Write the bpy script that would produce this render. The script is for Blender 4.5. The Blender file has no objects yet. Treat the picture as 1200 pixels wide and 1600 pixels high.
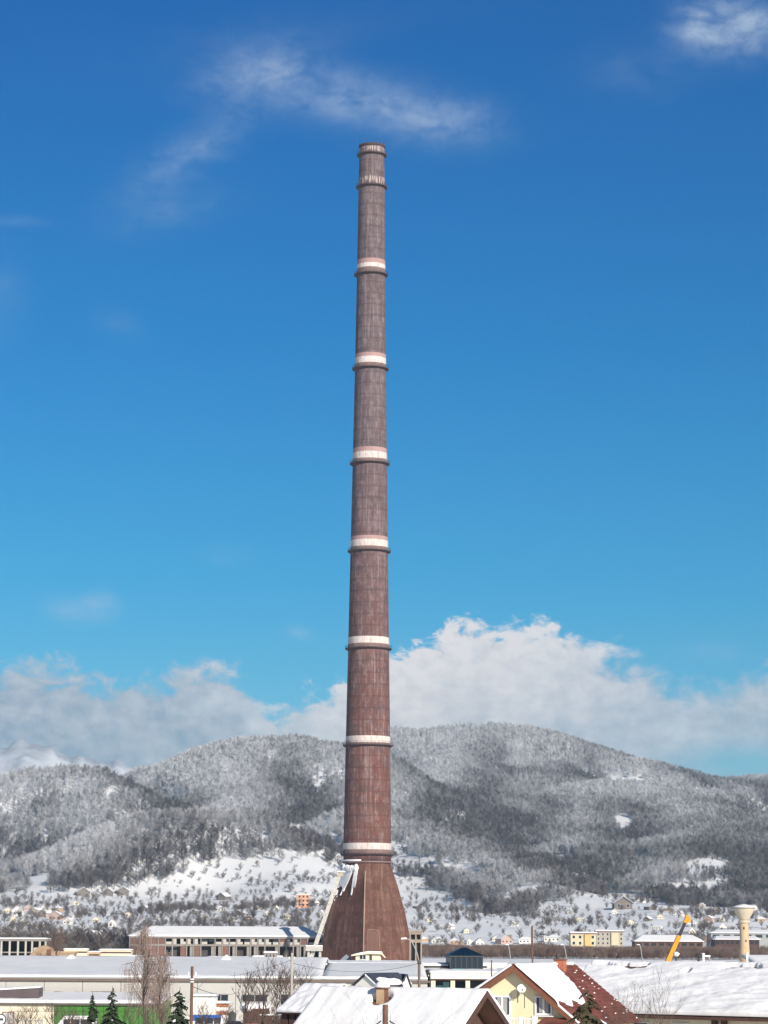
import bpy, math, random
import numpy as np
from mathutils import Matrix, Vector

S = bpy.context.scene
COL = S.collection
R = math.radians
random.seed(7)

# ------------------------------------------------------------------ camera
F, CX, CY, H = 4000.0, 600.0, 800.0, 10.5
PITCH, ROLL = math.atan(662 / 4000), R(0.33)
CAM_M = Matrix.Rotation(math.pi / 2 + PITCH, 3, 'X') @ Matrix.Rotation(ROLL, 3, 'Z')
cd = bpy.data.cameras.new('camera')
cam = bpy.data.objects.new('camera', cd)
COL.objects.link(cam)
cam.matrix_world = Matrix.Translation((0, 0, H)) @ CAM_M.to_4x4()
cd.sensor_fit = 'VERTICAL'
cd.sensor_height = 36.0
cd.sensor_width = 27.0
cd.lens = 36.0 * F / 1600.0
cd.clip_start = 1.0
cd.clip_end = 60000.0
S.camera = cam


def ray(px, py):
    return CAM_M @ Vector(((px - CX) / F, -(py - CY) / F, -1.0))


def at(px, py, d):
    r = ray(px, py)
    t = d / r.y
    return Vector((r.x * t, d, H + r.z * t))


def azel(px, py):
    r = ray(px, py).normalized()
    return math.degrees(math.atan2(r.x, r.y)), math.degrees(math.asin(r.z))


# ------------------------------------------------------------------ sun, sky, exposure
SUN_AZ, SUN_EL = R(180 - 30), R(25)          # azimuth measured from +Y towards +X
SUN_STRENGTH = 4.8
SKY_STRENGTH = 0.09
SUN_DIR = Vector((math.sin(SUN_AZ) * math.cos(SUN_EL), math.cos(SUN_AZ) * math.cos(SUN_EL), math.sin(SUN_EL)))
sl = bpy.data.lights.new('sun', 'SUN')
sl.energy = SUN_STRENGTH
sl.angle = R(0.53)
sl.color = (1.0, 0.93, 0.84)
so = bpy.data.objects.new('sun', sl)
COL.objects.link(so)
so.rotation_euler = SUN_DIR.to_track_quat('Z', 'Y').to_euler()
so.location = (300, -300, 400)

S.view_settings.view_transform = 'Standard'
S.view_settings.look = 'None'
S.view_settings.exposure = 0.27
S.view_settings.gamma = 1.0
S.view_settings.use_curve_mapping = False
S.render.engine = 'CYCLES'
S.cycles.max_bounces = 6
S.cycles.volume_bounces = 0
S.cycles.transparent_max_bounces = 8

W = bpy.data.worlds.new('World')
S.world = W
W.use_nodes = True
wt = W.node_tree
wt.nodes.clear()


class NG:
    """tiny helper to write node maths as expressions"""
    def __init__(self, tree):
        self.t = tree

    def n(self, typ, **kw):
        nd = self.t.nodes.new(typ)
        for k, v in kw.items():
            setattr(nd, k, v)
        return nd

    def put(self, sock, v):
        if isinstance(v, bpy.types.NodeSocket):
            self.t.links.new(v, sock)
        elif isinstance(v, (int, float)):
            if hasattr(sock.default_value, '__len__'):
                sock.default_value = (v, v, v, 1)[:len(sock.default_value)]
            else:
                sock.default_value = v
        else:
            v = tuple(v)
            k = len(sock.default_value)
            sock.default_value = (v + (1.0,))[:k] if k == 4 else v[:k]

    def m(self, op, a, b=0.0, c=0.0, clamp=False):
        nd = self.n('ShaderNodeMath', operation=op, use_clamp=clamp)
        self.put(nd.inputs[0], a); self.put(nd.inputs[1], b); self.put(nd.inputs[2], c)
        return nd.outputs[0]

    def add(self, a, b): return self.m('ADD', a, b)
    def sub(self, a, b): return self.m('SUBTRACT', a, b)
    def mul(self, a, b): return self.m('MULTIPLY', a, b)

    def mix(self, f, a, b, blend='MIX'):
        nd = self.n('ShaderNodeMix', data_type='RGBA', blend_type=blend)
        self.put(nd.inputs[0], f); self.put(nd.inputs[6], a); self.put(nd.inputs[7], b)
        return nd.outputs[2]

    def xyz(self, x, y, z):
        nd = self.n('ShaderNodeCombineXYZ')
        self.put(nd.inputs[0], x); self.put(nd.inputs[1], y); self.put(nd.inputs[2], z)
        return nd.outputs[0]

    def sep(self, v):
        nd = self.n('ShaderNodeSeparateXYZ')
        self.put(nd.inputs[0], v)
        return nd.outputs

    def noise(self, vec, scale=1.0, detail=4.0, rough=0.55, dist=0.0):
        nd = self.n('ShaderNodeTexNoise')
        self.put(nd.inputs['Vector'], vec)
        nd.inputs['Scale'].default_value = scale
        nd.inputs['Detail'].default_value = detail
        nd.inputs['Roughness'].default_value = rough
        nd.inputs['Distortion'].default_value = dist
        return nd.outputs[0]

    def sstep(self, x, lo, hi):
        nd = self.n('ShaderNodeMapRange', interpolation_type='SMOOTHSTEP')
        self.put(nd.inputs[0], x)
        self.put(nd.inputs[1], lo); self.put(nd.inputs[2], hi)
        nd.inputs[3].default_value = 0; nd.inputs[4].default_value = 1
        return nd.outputs[0]

    def ramp(self, x, stops, interp='LINEAR'):
        nd = self.n('ShaderNodeValToRGB')
        cr = nd.color_ramp
        cr.interpolation = interp
        while len(cr.elements) > 1:
            cr.elements.remove(cr.elements[-1])
        first = True
        for p, c in stops:
            e = cr.elements[0] if first else cr.elements.new(p)
            first = False
            e.position = p
            e.color = tuple(c) + (1,) if hasattr(c, '__len__') else (c, c, c, 1)
        self.put(nd.inputs[0], x)
        return nd.outputs[0]


g = NG(wt)
sky = g.n('ShaderNodeTexSky', sky_type='NISHITA')
sky.sun_disc = False
sky.sun_elevation = SUN_EL
sky.sun_rotation = SUN_AZ
sky.altitude = 200
sky.air_density = 1.0
sky.dust_density = 0.15
sky.ozone_density = 3.0
dirv = g.n('ShaderNodeTexCoord').outputs['Generated']
dx, dy, dz = g.sep(dirv)[:3]
AZ = g.mul(g.m('ARCTAN2', dx, dy), 57.29578)
EL = g.mul(g.m('ARCSINE', dz), 57.29578)
# clear-air colour of this cold day: deeper and more saturated than the plain model
elr = g.m('DIVIDE', EL, 60.0, clamp=True)
tint = g.ramp(elr, [(0.0, (0.50, 0.80, 0.86)), (0.06, (0.32, 0.73, 0.88)), (0.13, (0.10, 0.63, 0.87)),
                    (0.22, (0.03, 0.51, 0.84)), (0.34, (0.015, 0.41, 0.82)), (1.0, (0.04, 0.38, 0.72))])
# towards the sun the sky is paler
vd = g.n('ShaderNodeVectorMath', operation='DOT_PRODUCT')
g.put(vd.inputs[0], dirv); g.put(vd.inputs[1], tuple(SUN_DIR))
tint = g.mix(g.sstep(vd.outputs['Value'], -0.35, 0.85), tint, (0.82, 0.80, 0.78))
skyc = g.mix(1.0, sky.outputs[0], tint, 'MULTIPLY')

# clouds: a bank along the horizon whose upper edge follows a profile, plus thin veils higher up
prof = [(-500, 1060), (-200, 1030), (0, 1035), (60, 1025), (130, 1048), (200, 1055), (280, 1045), (340, 1035), (385, 1050),
        (410, 1120), (450, 1095), (500, 1078), (545, 1065), (605, 1025), (650, 1000), (690, 975), (730, 962), (775, 972),
        (815, 980), (860, 970), (905, 985), (940, 1012), (985, 1010), (1030, 1035), (1080, 1052), (1130, 1050),
        (1180, 1030), (1250, 1020), (1400, 1060), (1700, 1080)]
st = []
for px, py in prof:
    a, e = azel(px, py)
    st.append(((a + 30) / 60, e / 12))
topel = g.mul(g.ramp(g.m('DIVIDE', g.add(AZ, 30.0), 60.0, clamp=True), st, 'B_SPLINE'), 12.0)
cv = g.xyz(g.mul(AZ, 1.0), g.mul(EL, 1.5), 3.1)
nA = g.noise(cv, 1.15, 8, 0.60, 0.35)
nB = g.noise(cv, 0.35, 3, 0.5)
nC = g.noise(g.xyz(AZ, g.mul(EL, 1.3), 9.7), 2.6, 6, 0.6)
edge = g.add(g.sub(topel, EL), g.add(g.mul(g.sub(nA, 0.5), 2.3), g.mul(g.sub(nC, 0.5), 0.55)))
softr = g.ramp(g.m('DIVIDE', g.add(AZ, 30.0), 60.0, clamp=True),
               [((azel(380, 1100)[0] + 30) / 60, 0.55), ((azel(600, 1000)[0] + 30) / 60, 0.22),
                ((azel(900, 1000)[0] + 30) / 60, 0.40), ((azel(1000, 1000)[0] + 30) / 60, 0.95)])
bank = g.sstep(g.m('DIVIDE', edge, softr), -0.12, 1.0)
opac = g.ramp(g.m('DIVIDE', g.add(AZ, 30.0), 60.0, clamp=True),
              [((azel(0, 1100)[0] + 30) / 60, 0.88), ((azel(330, 1100)[0] + 30) / 60, 0.85), ((azel(450, 1100)[0] + 30) / 60, 0.85),
               ((azel(620, 1000)[0] + 30) / 60, 0.97), ((azel(1000, 1000)[0] + 30) / 60, 0.85), ((azel(1130, 1000)[0] + 30) / 60, 0.75)])
bank = g.mul(bank, opac)
# gap of clear sky low on the right
ga, ge = azel(1165, 1195)
gap = g.m('EXPONENT', g.mul(g.add(g.m('POWER', g.m('DIVIDE', g.sub(AZ, ga), 1.5), 2.0), g.m('POWER', g.m('DIVIDE', g.sub(EL, ge), 0.42), 2.0)), -1.0))
bank = g.mul(bank, g.sub(1.0, g.mul(gap, 0.85)))
warm = g.ramp(g.m('DIVIDE', g.add(AZ, 30.0), 60.0, clamp=True),
              [((azel(-200, 1100)[0] + 30) / 60, 0.22), ((azel(280, 1100)[0] + 30) / 60, 0.30), ((azel(460, 1100)[0] + 30) / 60, 0.72),
               ((azel(640, 1000)[0] + 30) / 60, 1.0), ((azel(850, 1000)[0] + 30) / 60, 0.95), ((azel(1010, 1000)[0] + 30) / 60, 0.55),
               ((azel(1200, 1000)[0] + 30) / 60, 0.45)])
depth = g.sstep(edge, 0.1, 3.0)
lum = g.m('ADD', g.mul(warm, g.sub(1.0, g.mul(depth, 0.30))), g.add(g.mul(g.sub(nC, 0.5), 0.9), g.mul(g.sub(nA, 0.5), 1.3)), clamp=True)
lum = g.m('ADD', lum, g.mul(g.sub(nB, 0.5), 0.5), clamp=True)
cloudc = g.mix(lum, (0.33, 0.37, 0.44), (0.88, 0.82, 0.79))
cloudc = g.mix(1.0, cloudc, (10.0, 10.0, 10.0), 'MULTIPLY')

veil = None
for px, py, rx, ry, ang, s in [(290, 245, 105, 30, -30, .75), (390, 120, 90, 44, -14, .7), (480, 135, 110, 40, 12, .85), (600, 165, 100, 38, 10, .9),
                               (705, 190, 75, 33, 5, 1.0), (270, 330, 90, 28, -15, .35), (1150, 35, 75, 40, 8, 2.4), (1095, 45, 40, 30, 0, 1.2),
                               (110, 952, 36, 18, 5, 1.0), (158, 946, 24, 18, 5, 1.5), (470, 990, 18, 9, 10, .9), (20, 345, 55, 9, 0, .3), (185, 505, 40, 22, 20, .25), (355, 870, 40, 16, 0, .3),
                               (420, 60, 260, 40, -8, .10), (1000, 110, 90, 40, 0, .22), (0, 460, 40, 60, 0, .25), (1110, 1022, 40, 16, 0, .6)]:
    a, e = azel(px, py)
    k = F * math.pi / 180
    ca, sa = math.cos(R(-ang)), math.sin(R(-ang))
    du, dv = g.mul(g.sub(AZ, a), k), g.mul(g.sub(EL, e), k)
    uu = g.m('DIVIDE', g.add(g.mul(du, ca), g.mul(dv, sa)), rx)
    vv = g.m('DIVIDE', g.sub(g.mul(dv, ca), g.mul(du, sa)), ry)
    ex = g.mul(g.m('EXPONENT', g.mul(g.add(g.m('POWER', g.m('ABSOLUTE', uu), 2.0), g.m('POWER', g.m('ABSOLUTE', vv), 2.0)), -1.0)), s)
    veil = ex if veil is None else g.add(veil, ex)
# faint scattered veils elsewhere, away from the frame too
wv = g.noise(g.xyz(g.mul(AZ, 0.8), g.mul(EL, 1.8), 5.0), 0.75, 6, 0.58, 0.6)
wv2 = g.noise(g.xyz(g.mul(AZ, 1.0), g.mul(EL, 1.4), 2.0), 1.9, 6, 0.6, 0.4)
tex = g.sstep(g.add(g.mul(wv, 0.55), g.mul(wv2, 0.45)), 0.30, 0.72)
vm = g.m('MULTIPLY', g.m('MINIMUM', veil, 2.0), g.add(g.mul(tex, 0.36), 0.07), clamp=True)
veilc = g.mix(1.0, (0.50, 0.60, 0.72), (10.0, 10.0, 10.0), 'MULTIPLY')
c1 = g.mix(g.mul(vm, 0.95), skyc, veilc)
c2 = g.mix(bank, c1, cloudc)
bg = g.n('ShaderNodeBackground')
g.put(bg.inputs[0], c2)
bg.inputs[1].default_value = SKY_STRENGTH
wo = g.n('ShaderNodeOutputWorld')
wt.links.new(bg.outputs[0], wo.inputs[0])
W.cycles.sampling_method = 'MANUAL'
W.cycles.sample_map_resolution = 512

# ------------------------------------------------------------------ materials
MATS = {}


def mat(name, col, rough=0.85, var=0.18, scale=1.5, bump=0.15, col2=None, spec=0.3, metal=0.0, stain=None):
    if name in MATS:
        return MATS[name]
    m = bpy.data.materials.new(name)
    m.use_nodes = True
    t = m.node_tree
    q = NG(t)
    b = t.nodes['Principled BSDF']
    b.inputs['Roughness'].default_value = rough
    b.inputs['Specular IOR Level'].default_value = spec
    b.inputs['Metallic'].default_value = metal
    co = q.n('ShaderNodeTexCoord').outputs['Object']
    n1 = q.noise(co, scale, 6, 0.6)
    n2 = q.noise(co, scale * 0.23, 3, 0.5)
    f = q.m('ADD', q.mul(q.sub(n1, 0.5), 1.6), q.add(q.mul(q.sub(n2, 0.5), 1.2), 0.5), clamp=True)
    lo = tuple(c * (1 - var) for c in col)
    hi = tuple(min(1, c * (1 + var)) for c in (col2 or col))
    c = q.mix(f, lo, hi)
    if name == 'snow':                        # dust and wet patches
        d1 = q.noise(co, 0.55, 6, 0.7)
        c = q.mix(q.mul(q.sstep(d1, 0.54, 0.74), 0.28), c, (0.62, 0.61, 0.59))
    if stain:
        sx, sy, sz = q.sep(co)[:3]
        sn = q.noise(q.xyz(q.mul(sx, 2.2), q.mul(sy, 2.2), q.mul(sz, 0.25)), 1.0, 5, 0.6)
        lo_, hi_ = stain[2:4] if len(stain) > 2 else (0.5, 0.75)
        c = q.mix(q.mul(q.sstep(sn, lo_, hi_), stain[1]), c, stain[0])
    q.put(b.inputs['Base Color'], c)
    if bump:
        bn = q.n('ShaderNodeBump')
        bn.inputs['Strength'].default_value = bump
        bn.inputs['Distance'].default_value = 0.05
        t.links.new(n1, bn.inputs['Height'])
        t.links.new(bn.outputs[0], b.inputs['Normal'])
    MATS[name] = m
    return m


SNOW = mat('snow', (0.82, 0.81, 0.80), 0.75, 0.05, 1.2, 0.5, col2=(0.84, 0.83, 0.82), spec=0.2)
SNOWTHIN = mat('thin_snow', (0.74, 0.735, 0.72), 0.8, 0.08, 0.35, 0.3, col2=(0.79, 0.785, 0.775))
CREAM = mat('cream_plaster', (0.72, 0.64, 0.48), 0.9, 0.10, 0.9, 0.1, stain=((0.45, 0.38, 0.28), 0.35))
YELLOW = mat('yellow_plaster', (0.85, 0.73, 0.47), 0.9, 0.05, 1.2, 0.1, stain=((0.62, 0.46, 0.22), 0.25))
WHITEP = mat('white_plaster', (0.78, 0.75, 0.68), 0.9, 0.06, 1.0, 0.1, stain=((0.55, 0.50, 0.43), 0.3))
OFFWALL = mat('beige_sheet', (0.47, 0.455, 0.42), 0.7, 0.06, 0.5, 0.05)
GREEN = mat('green_sheet', (0.058, 0.19, 0.028), 0.55, 0.18, 0.8, 0.05)
GREEND = mat('dark_green_sheet', (0.05, 0.17, 0.028), 0.55, 0.18, 0.8, 0.05)
SLATE = mat('dark_slate', (0.045, 0.05, 0.075), 0.6, 0.25, 2.0, 0.2)
GLASSD = mat('dark_glass', (0.03, 0.035, 0.045), 0.12, 0.3, 0.8, 0.0, spec=0.6)
GLASSB = mat('blue_glass', (0.007, 0.020, 0.036), 0.35, 0.35, 0.6, 0.0, spec=0.3)
GLASST = mat('turquoise_glass', (0.16, 0.42, 0.42), 0.25, 0.2, 0.8, 0.0, spec=0.5)
CURTAIN = mat('net_curtain', (0.40, 0.39, 0.37), 0.9, 0.2, 6.0, 0.2)
WOOD = mat('brown_wood', (0.20, 0.085, 0.05), 0.7, 0.22, 3.0, 0.2)
WOODD = mat('dark_wood', (0.085, 0.045, 0.035), 0.75, 0.3, 2.5, 0.3)
WEATHERED = mat('weathered_wood', (0.17, 0.13, 0.105), 0.9, 0.25, 4.0, 0.3)
POLEB = mat('brown_pole', (0.16, 0.085, 0.06), 0.9, 0.25, 4.0, 0.3)
TILE = mat('red_tile', (0.155, 0.042, 0.032), 0.7, 0.4, 2.2, 0.3, col2=(0.20, 0.07, 0.05))
PINKH = mat('pinkish_plaster', (0.50, 0.36, 0.30), 0.9, 0.1, 0.5, 0.05)
GREYW = mat('grey_timber', (0.20, 0.165, 0.14), 0.9, 0.2, 1.0, 0.1)
BRICK = mat('orange_brick', (0.40, 0.14, 0.085), 0.85, 0.2, 3.5, 0.3)
BRICKD = mat('brown_brick', (0.17, 0.085, 0.055), 0.85, 0.25, 3.5, 0.3)
TAN = mat('tan_plaster', (0.52, 0.36, 0.22), 0.9, 0.12, 2.0, 0.2)
CONC = mat('concrete', (0.28, 0.25, 0.22), 0.9, 0.2, 0.8, 0.2, stain=((0.20, 0.18, 0.16), 0.5))
CONCL = mat('light_concrete', (0.50, 0.47, 0.42), 0.9, 0.15, 0.8, 0.2)
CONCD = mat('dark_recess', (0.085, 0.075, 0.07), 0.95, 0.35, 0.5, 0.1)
RUSTB = mat('rust_brown_panel', (0.20, 0.11, 0.085), 0.9, 0.3, 0.4, 0.1)
GREYM = mat('grey_metal', (0.38, 0.38, 0.37), 0.5, 0.1, 2.0, 0.05, metal=0.2)
DARKM = mat('dark_metal', (0.06, 0.06, 0.062), 0.6, 0.2, 2.0, 0.05)
PLASTW = mat('white_paint', (0.80, 0.79, 0.76), 0.5, 0.04, 2.0, 0.0)
CRANEY = mat('crane_yellow', (0.66, 0.29, 0.02), 0.45, 0.08, 0.8, 0.03)
CRANEK = mat('crane_black', (0.03, 0.03, 0.035), 0.5, 0.2, 0.8, 0.03)
BARK = mat('bark', (0.10, 0.075, 0.06), 0.95, 0.3, 4.0, 0.3)
TWIG = mat('twigs', (0.165, 0.115, 0.09), 0.95, 0.25, 3.0, 0.1)
BIRCHT = mat('birch_twigs', (0.22, 0.165, 0.14), 0.95, 0.2, 3.0, 0.1)
NEEDLE = mat('needles', (0.022, 0.036, 0.020), 0.9, 0.35, 3.0, 0.1, col2=(0.035, 0.05, 0.026))
NEEDLEB = mat('brownish_needles', (0.06, 0.055, 0.028), 0.9, 0.35, 3.0, 0.1, col2=(0.085, 0.07, 0.038))
ORANGEH = mat('orange_plaster', (0.75, 0.36, 0.20), 0.9, 0.08, 0.5, 0.05)
PINKR = mat('pink_roof', (0.50, 0.27, 0.20), 0.8, 0.12, 0.5, 0.1)
CARB = mat('blue_paint', (0.02, 0.10, 0.36), 0.35, 0.08, 1.0, 0.0, spec=0.5)
CARD = mat('dark_paint', (0.035, 0.03, 0.04), 0.35, 0.2, 1.0, 0.0, spec=0.5)
CARO = mat('orange_paint', (0.33, 0.13, 0.08), 0.4, 0.12, 1.0, 0.0, spec=0.5)
TYRE = mat('rubber', (0.02, 0.02, 0.02), 0.9, 0.2, 3.0, 0.1)
BLUEGREY = mat('blue_grey_sheet', (0.24, 0.27, 0.31), 0.6, 0.1, 0.8, 0.05)
MAROON = mat('maroon_sheet', (0.10, 0.075, 0.08), 0.6, 0.2, 0.8, 0.05)


# ------------------------------------------------------------------ mesh builder
class MB:
    def __init__(self):
        self.v, self.f = [], []

    def face(self, pts):
        i = len(self.v)
        self.v += [tuple(p) for p in pts]
        self.f.append(tuple(range(i, i + len(pts))))
        return self

    def hexa(self, b, t):
        i = len(self.v)
        self.v += [tuple(p) for p in b] + [tuple(p) for p in t]
        self.f += [(i + 3, i + 2, i + 1, i), (i + 4, i + 5, i + 6, i + 7)]
        for k in range(4):
            j = (k + 1) % 4
            self.f.append((i + k, i + j, i + 4 + j, i + 4 + k))
        return self

    def box(self, x0, x1, y0, y1, z0, z1):
        self.hexa([(x0, y0, z0), (x1, y0, z0), (x1, y1, z0), (x0, y1, z0)], [(x0, y0, z1), (x1, y0, z1), (x1, y1, z1), (x0, y1, z1)])
        return self

    def slab(self, a, b, c, d, th):
        """quad with thickness: extruded by th along its normal"""
        a, b, c, d = map(Vector, (a, b, c, d))
        n = (b - a).cross(d - a).normalized() * th
        self.hexa([a, b, c, d], [a + n, b + n, c + n, d + n])
        return self

    def prism(self, pts, y0, y1):
        """(x,z) outline extruded along y"""
        i = len(self.v)
        k = len(pts)
        self.v += [(x, y0, z) for x, z in pts] + [(x, y1, z) for x, z in pts]
        self.f += [tuple(range(i, i + k)), tuple(range(i + 2 * k - 1, i + k - 1, -1))]
        for a in range(k):
            b = (a + 1) % k
            self.f.append((i + b, i + a, i + k + a, i + k + b))
        return self

    def tube(self, p0, p1, r0, r1, n=6, caps=True):
        p0, p1 = Vector(p0), Vector(p1)
        ax = (p1 - p0)
        if ax.length < 1e-6:
            return self
        ax.normalize()
        u = ax.orthogonal().normalized()
        w = ax.cross(u)
        i = len(self.v)
        for p, r in ((p0, r0), (p1, r1)):
            for k in range(n):
                a = 2 * math.pi * k / n
                self.v.append(tuple(p + (u * math.cos(a) + w * math.sin(a)) * r))
        for k in range(n):
            j = (k + 1) % n
            self.f.append((i + k, i + j, i + n + j, i + n + k))
        if caps:
            self.f += [tuple(range(i + n - 1, i - 1, -1)), tuple(range(i + n, i + 2 * n))]
        return self

    def path(self, pts, r, n=5):
        for a, b in zip(pts, pts[1:]):
            self.tube(a, b, r, r, n)
        return self

    def lathe(self, prof, n=24, c=(0, 0), caps=True):
        i = len(self.v)
        for r, z in prof:
            for k in range(n):
                a = 2 * math.pi * k / n
                self.v.append((c[0] + r * math.cos(a), c[1] + r * math.sin(a), z))
        for s in range(len(prof) - 1):
            for k in range(n):
                j = (k + 1) % n
                self.f.append((i + s * n + k, i + s * n + j, i + (s + 1) * n + j, i + (s + 1) * n + k))
        if caps:
            self.f += [tuple(range(i + n - 1, i - 1, -1)), tuple(range(i + (len(prof) - 1) * n, i + len(prof) * n))]
        return self

    def blob(self, c, r, seed=0, seg=8):
        rnd = random.Random(seed)
        i = len(self.v)
        rings = seg // 2 + 1
        for a in range(rings):
            th = math.pi * a / (rings - 1)
            for b in range(seg):
                ph = 2 * math.pi * b / seg
                k = 1 + rnd.uniform(-.15, .15) if 0 < a < rings - 1 else 1
                self.v.append((c[0] + r[0] * k * math.sin(th) * math.cos(ph), c[1] + r[1] * k * math.sin(th) * math.sin(ph), c[2] + r[2] * k * math.cos(th)))
        for a in range(rings - 1):
            for b in range(seg):
                j = (b + 1) % seg
                self.f.append((i + a * seg + b, i + (a + 1) * seg + b, i + (a + 1) * seg + j, i + a * seg + j))
        return self

    def mesh(self, name, m, smooth=False):
        me = bpy.data.meshes.new(name)
        me.from_pydata(self.v, [], self.f)
        me.materials.append(m)
        me.update()
        if smooth:
            me.polygons.foreach_set('use_smooth', [True] * len(me.polygons))
        return me

    def build(self, name, m, parent=None, smooth=False, label=None, kind=None, loc=None):
        return link(name, self.mesh(name, m, smooth), parent, label, kind, loc)


def link(name, me, parent=None, label=None, kind=None, loc=None):
    o = bpy.data.objects.new(name, me)
    COL.objects.link(o)
    if parent:
        o.parent = parent
    if loc:
        o.location = loc
    if label:
        o['label'] = label
    if kind:
        o['kind'] = kind
    return o


def tag(o, label, cat, group=None):
    o['label'] = label
    o['category'] = cat
    if group:
        o['group'] = group
    return o


def thing(name, label, cat, loc=(0, 0, 0), rz=0.0, group=None):
    o = bpy.data.objects.new(name, None)
    o.empty_display_size = 0.5
    COL.objects.link(o)
    o.location = loc
    o.rotation_euler = (0, 0, rz)
    return tag(o, label, cat, group)


KIDS = {}


def copy_tree(o, loc=None, rz=None, label=None, parent=None, scale=None):
    c = o.copy()
    COL.objects.link(c)
    if parent is not None:
        c.parent = parent
    if loc is not None:
        c.location = loc
    if rz is not None:
        c.rotation_euler = (0, 0, rz)
    if scale is not None:
        c.scale = scale
    if label:
        c['label'] = label
    for ch in [k for k in o.children]:
        copy_tree(ch, parent=c)
    return c


# value noise for shaping meshes
def vnoise(x, y, seed=0):
    x = np.asarray(x, float); y = np.asarray(y, float)
    xi, yi = np.floor(x), np.floor(y)
    fx, fy = x - xi, y - yi
    fx, fy = fx * fx * (3 - 2 * fx), fy * fy * (3 - 2 * fy)

    def h(a, b):
        s = np.sin(a * 127.1 + b * 311.7 + seed * 74.7) * 43758.5453
        return s - np.floor(s)
    return (h(xi, yi) * (1 - fx) + h(xi + 1, yi) * fx) * (1 - fy) + (h(xi, yi + 1) * (1 - fx) + h(xi + 1, yi + 1) * fx) * fy


def fbm(x, y, seed=0, oct=4):
    s, a, t = 0, 0.5, 0
    for k in range(oct):
        s = s + a * vnoise(x * 2 ** k, y * 2 ** k, seed + k * 13)
        t += a
        a *= 0.5
    return s / t


def snow_sheet(mb, a, b, c, d, th=0.22, nx=30, ny=14, amp=0.08, seed=1, ragged=0.0, hole=None, fx=1.0, fy=1.0, off=0.004):
    """uneven snow cover on the quad a-b-c-d (counter-clockwise from outside); edges rounded, thickness th"""
    a, b, c, d = map(Vector, (a, b, c, d))
    n = (b - a).cross(d - a).normalized()
    lx, ly = (b - a).length, (d - a).length
    i0 = len(mb.v)
    for j in range(ny + 1):
        v = j / ny
        # crowd rows at the edges so that the border is steep
        for i in range(nx + 1):
            u = i / nx
            p = (a * (1 - u) + b * u) * (1 - v) + (d * (1 - u) + c * u) * v
            e = min(u * lx, (1 - u) * lx, v * ly, (1 - v) * ly)
            prof = min(1.0, e / 0.18)
            prof = math.sqrt(1 - (1 - prof) ** 2)
            t = th * (0.25 + 0.75 * prof) if e > 1e-6 else 0.0
            nz = float(fbm(u * lx * fx + seed * 7.3, v * ly * fy + seed * 3.1, seed)) - 0.5
            t *= 1 + nz * 2 * amp / th if e > 1e-6 else 0
            if hole:
                t *= hole(u, v)
            if i in (0, nx) or j in (0, ny):
                t = 0.6 * th * (hole(u, v) if hole else 1)
                if ragged:
                    inward = ((a + b + c + d) / 4 - p)
                    p = p + inward.normalized() * ragged * max(0, float(fbm(u * lx * 1.7, v * ly * 1.7, seed + 5)) - 0.35)
            if t < 0.02 and hole:
                t = -0.08
            mb.v.append(tuple(p + n * (t + off)))
    for j in range(ny):
        for i in range(nx):
            k = i0 + j * (nx + 1) + i
            mb.f.append((k, k + 1, k + nx + 2, k + nx + 1))
    # skirt down to the roof
    ring = [j * 0 + i for i in range(nx + 1)] + [j * (nx + 1) + nx for j in range(1, ny + 1)] + \
           [ny * (nx + 1) + i for i in range(nx - 1, -1, -1)] + [j * (nx + 1) for j in range(ny - 1, 0, -1)]
    base = len(mb.v)
    for r in ring:
        p = Vector(mb.v[i0 + r])
        mb.v.append(tuple(p - n * (0.6 * th)))
    k = len(ring)
    for q in range(k):
        w = (q + 1) % k
        mb.f.append((i0 + ring[w], i0 + ring[q], base + q, base + w))
    return mb


def window(root, x, z, w, h, y=0.0, frame=PLASTW, pane=GLASSD, bar=True, name='window', sill=False, ft=0.07):
    """window on a wall facing -y: frame part with pane as sub-part"""
    m = MB()
    m.box(x - w / 2, x + w / 2, y - 0.09, y - 0.002, z, z + ft)
    m.box(x - w / 2, x + w / 2, y - 0.09, y - 0.002, z + h - ft, z + h)
    m.box(x - w / 2, x - w / 2 + ft, y - 0.09, y - 0.002, z + ft, z + h - ft)
    m.box(x + w / 2 - ft, x + w / 2, y - 0.09, y - 0.002, z + ft, z + h - ft)
    if bar:
        m.box(x - ft / 2, x + ft / 2, y - 0.09, y - 0.002, z + ft, z + h - ft)
    if sill:
        m.box(x - w / 2 - 0.1, x + w / 2 + 0.1, y - 0.18, y - 0.003, z - 0.07, z - 0.001)
    f = m.build(name, frame, root)
    p = MB().box(x - w / 2 + ft * .5, x + w / 2 - ft * .5, y - 0.04, y - 0.004, z + ft * .5, z + h - ft * .5)
    p.build('pane', pane, f)
    return f

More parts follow.
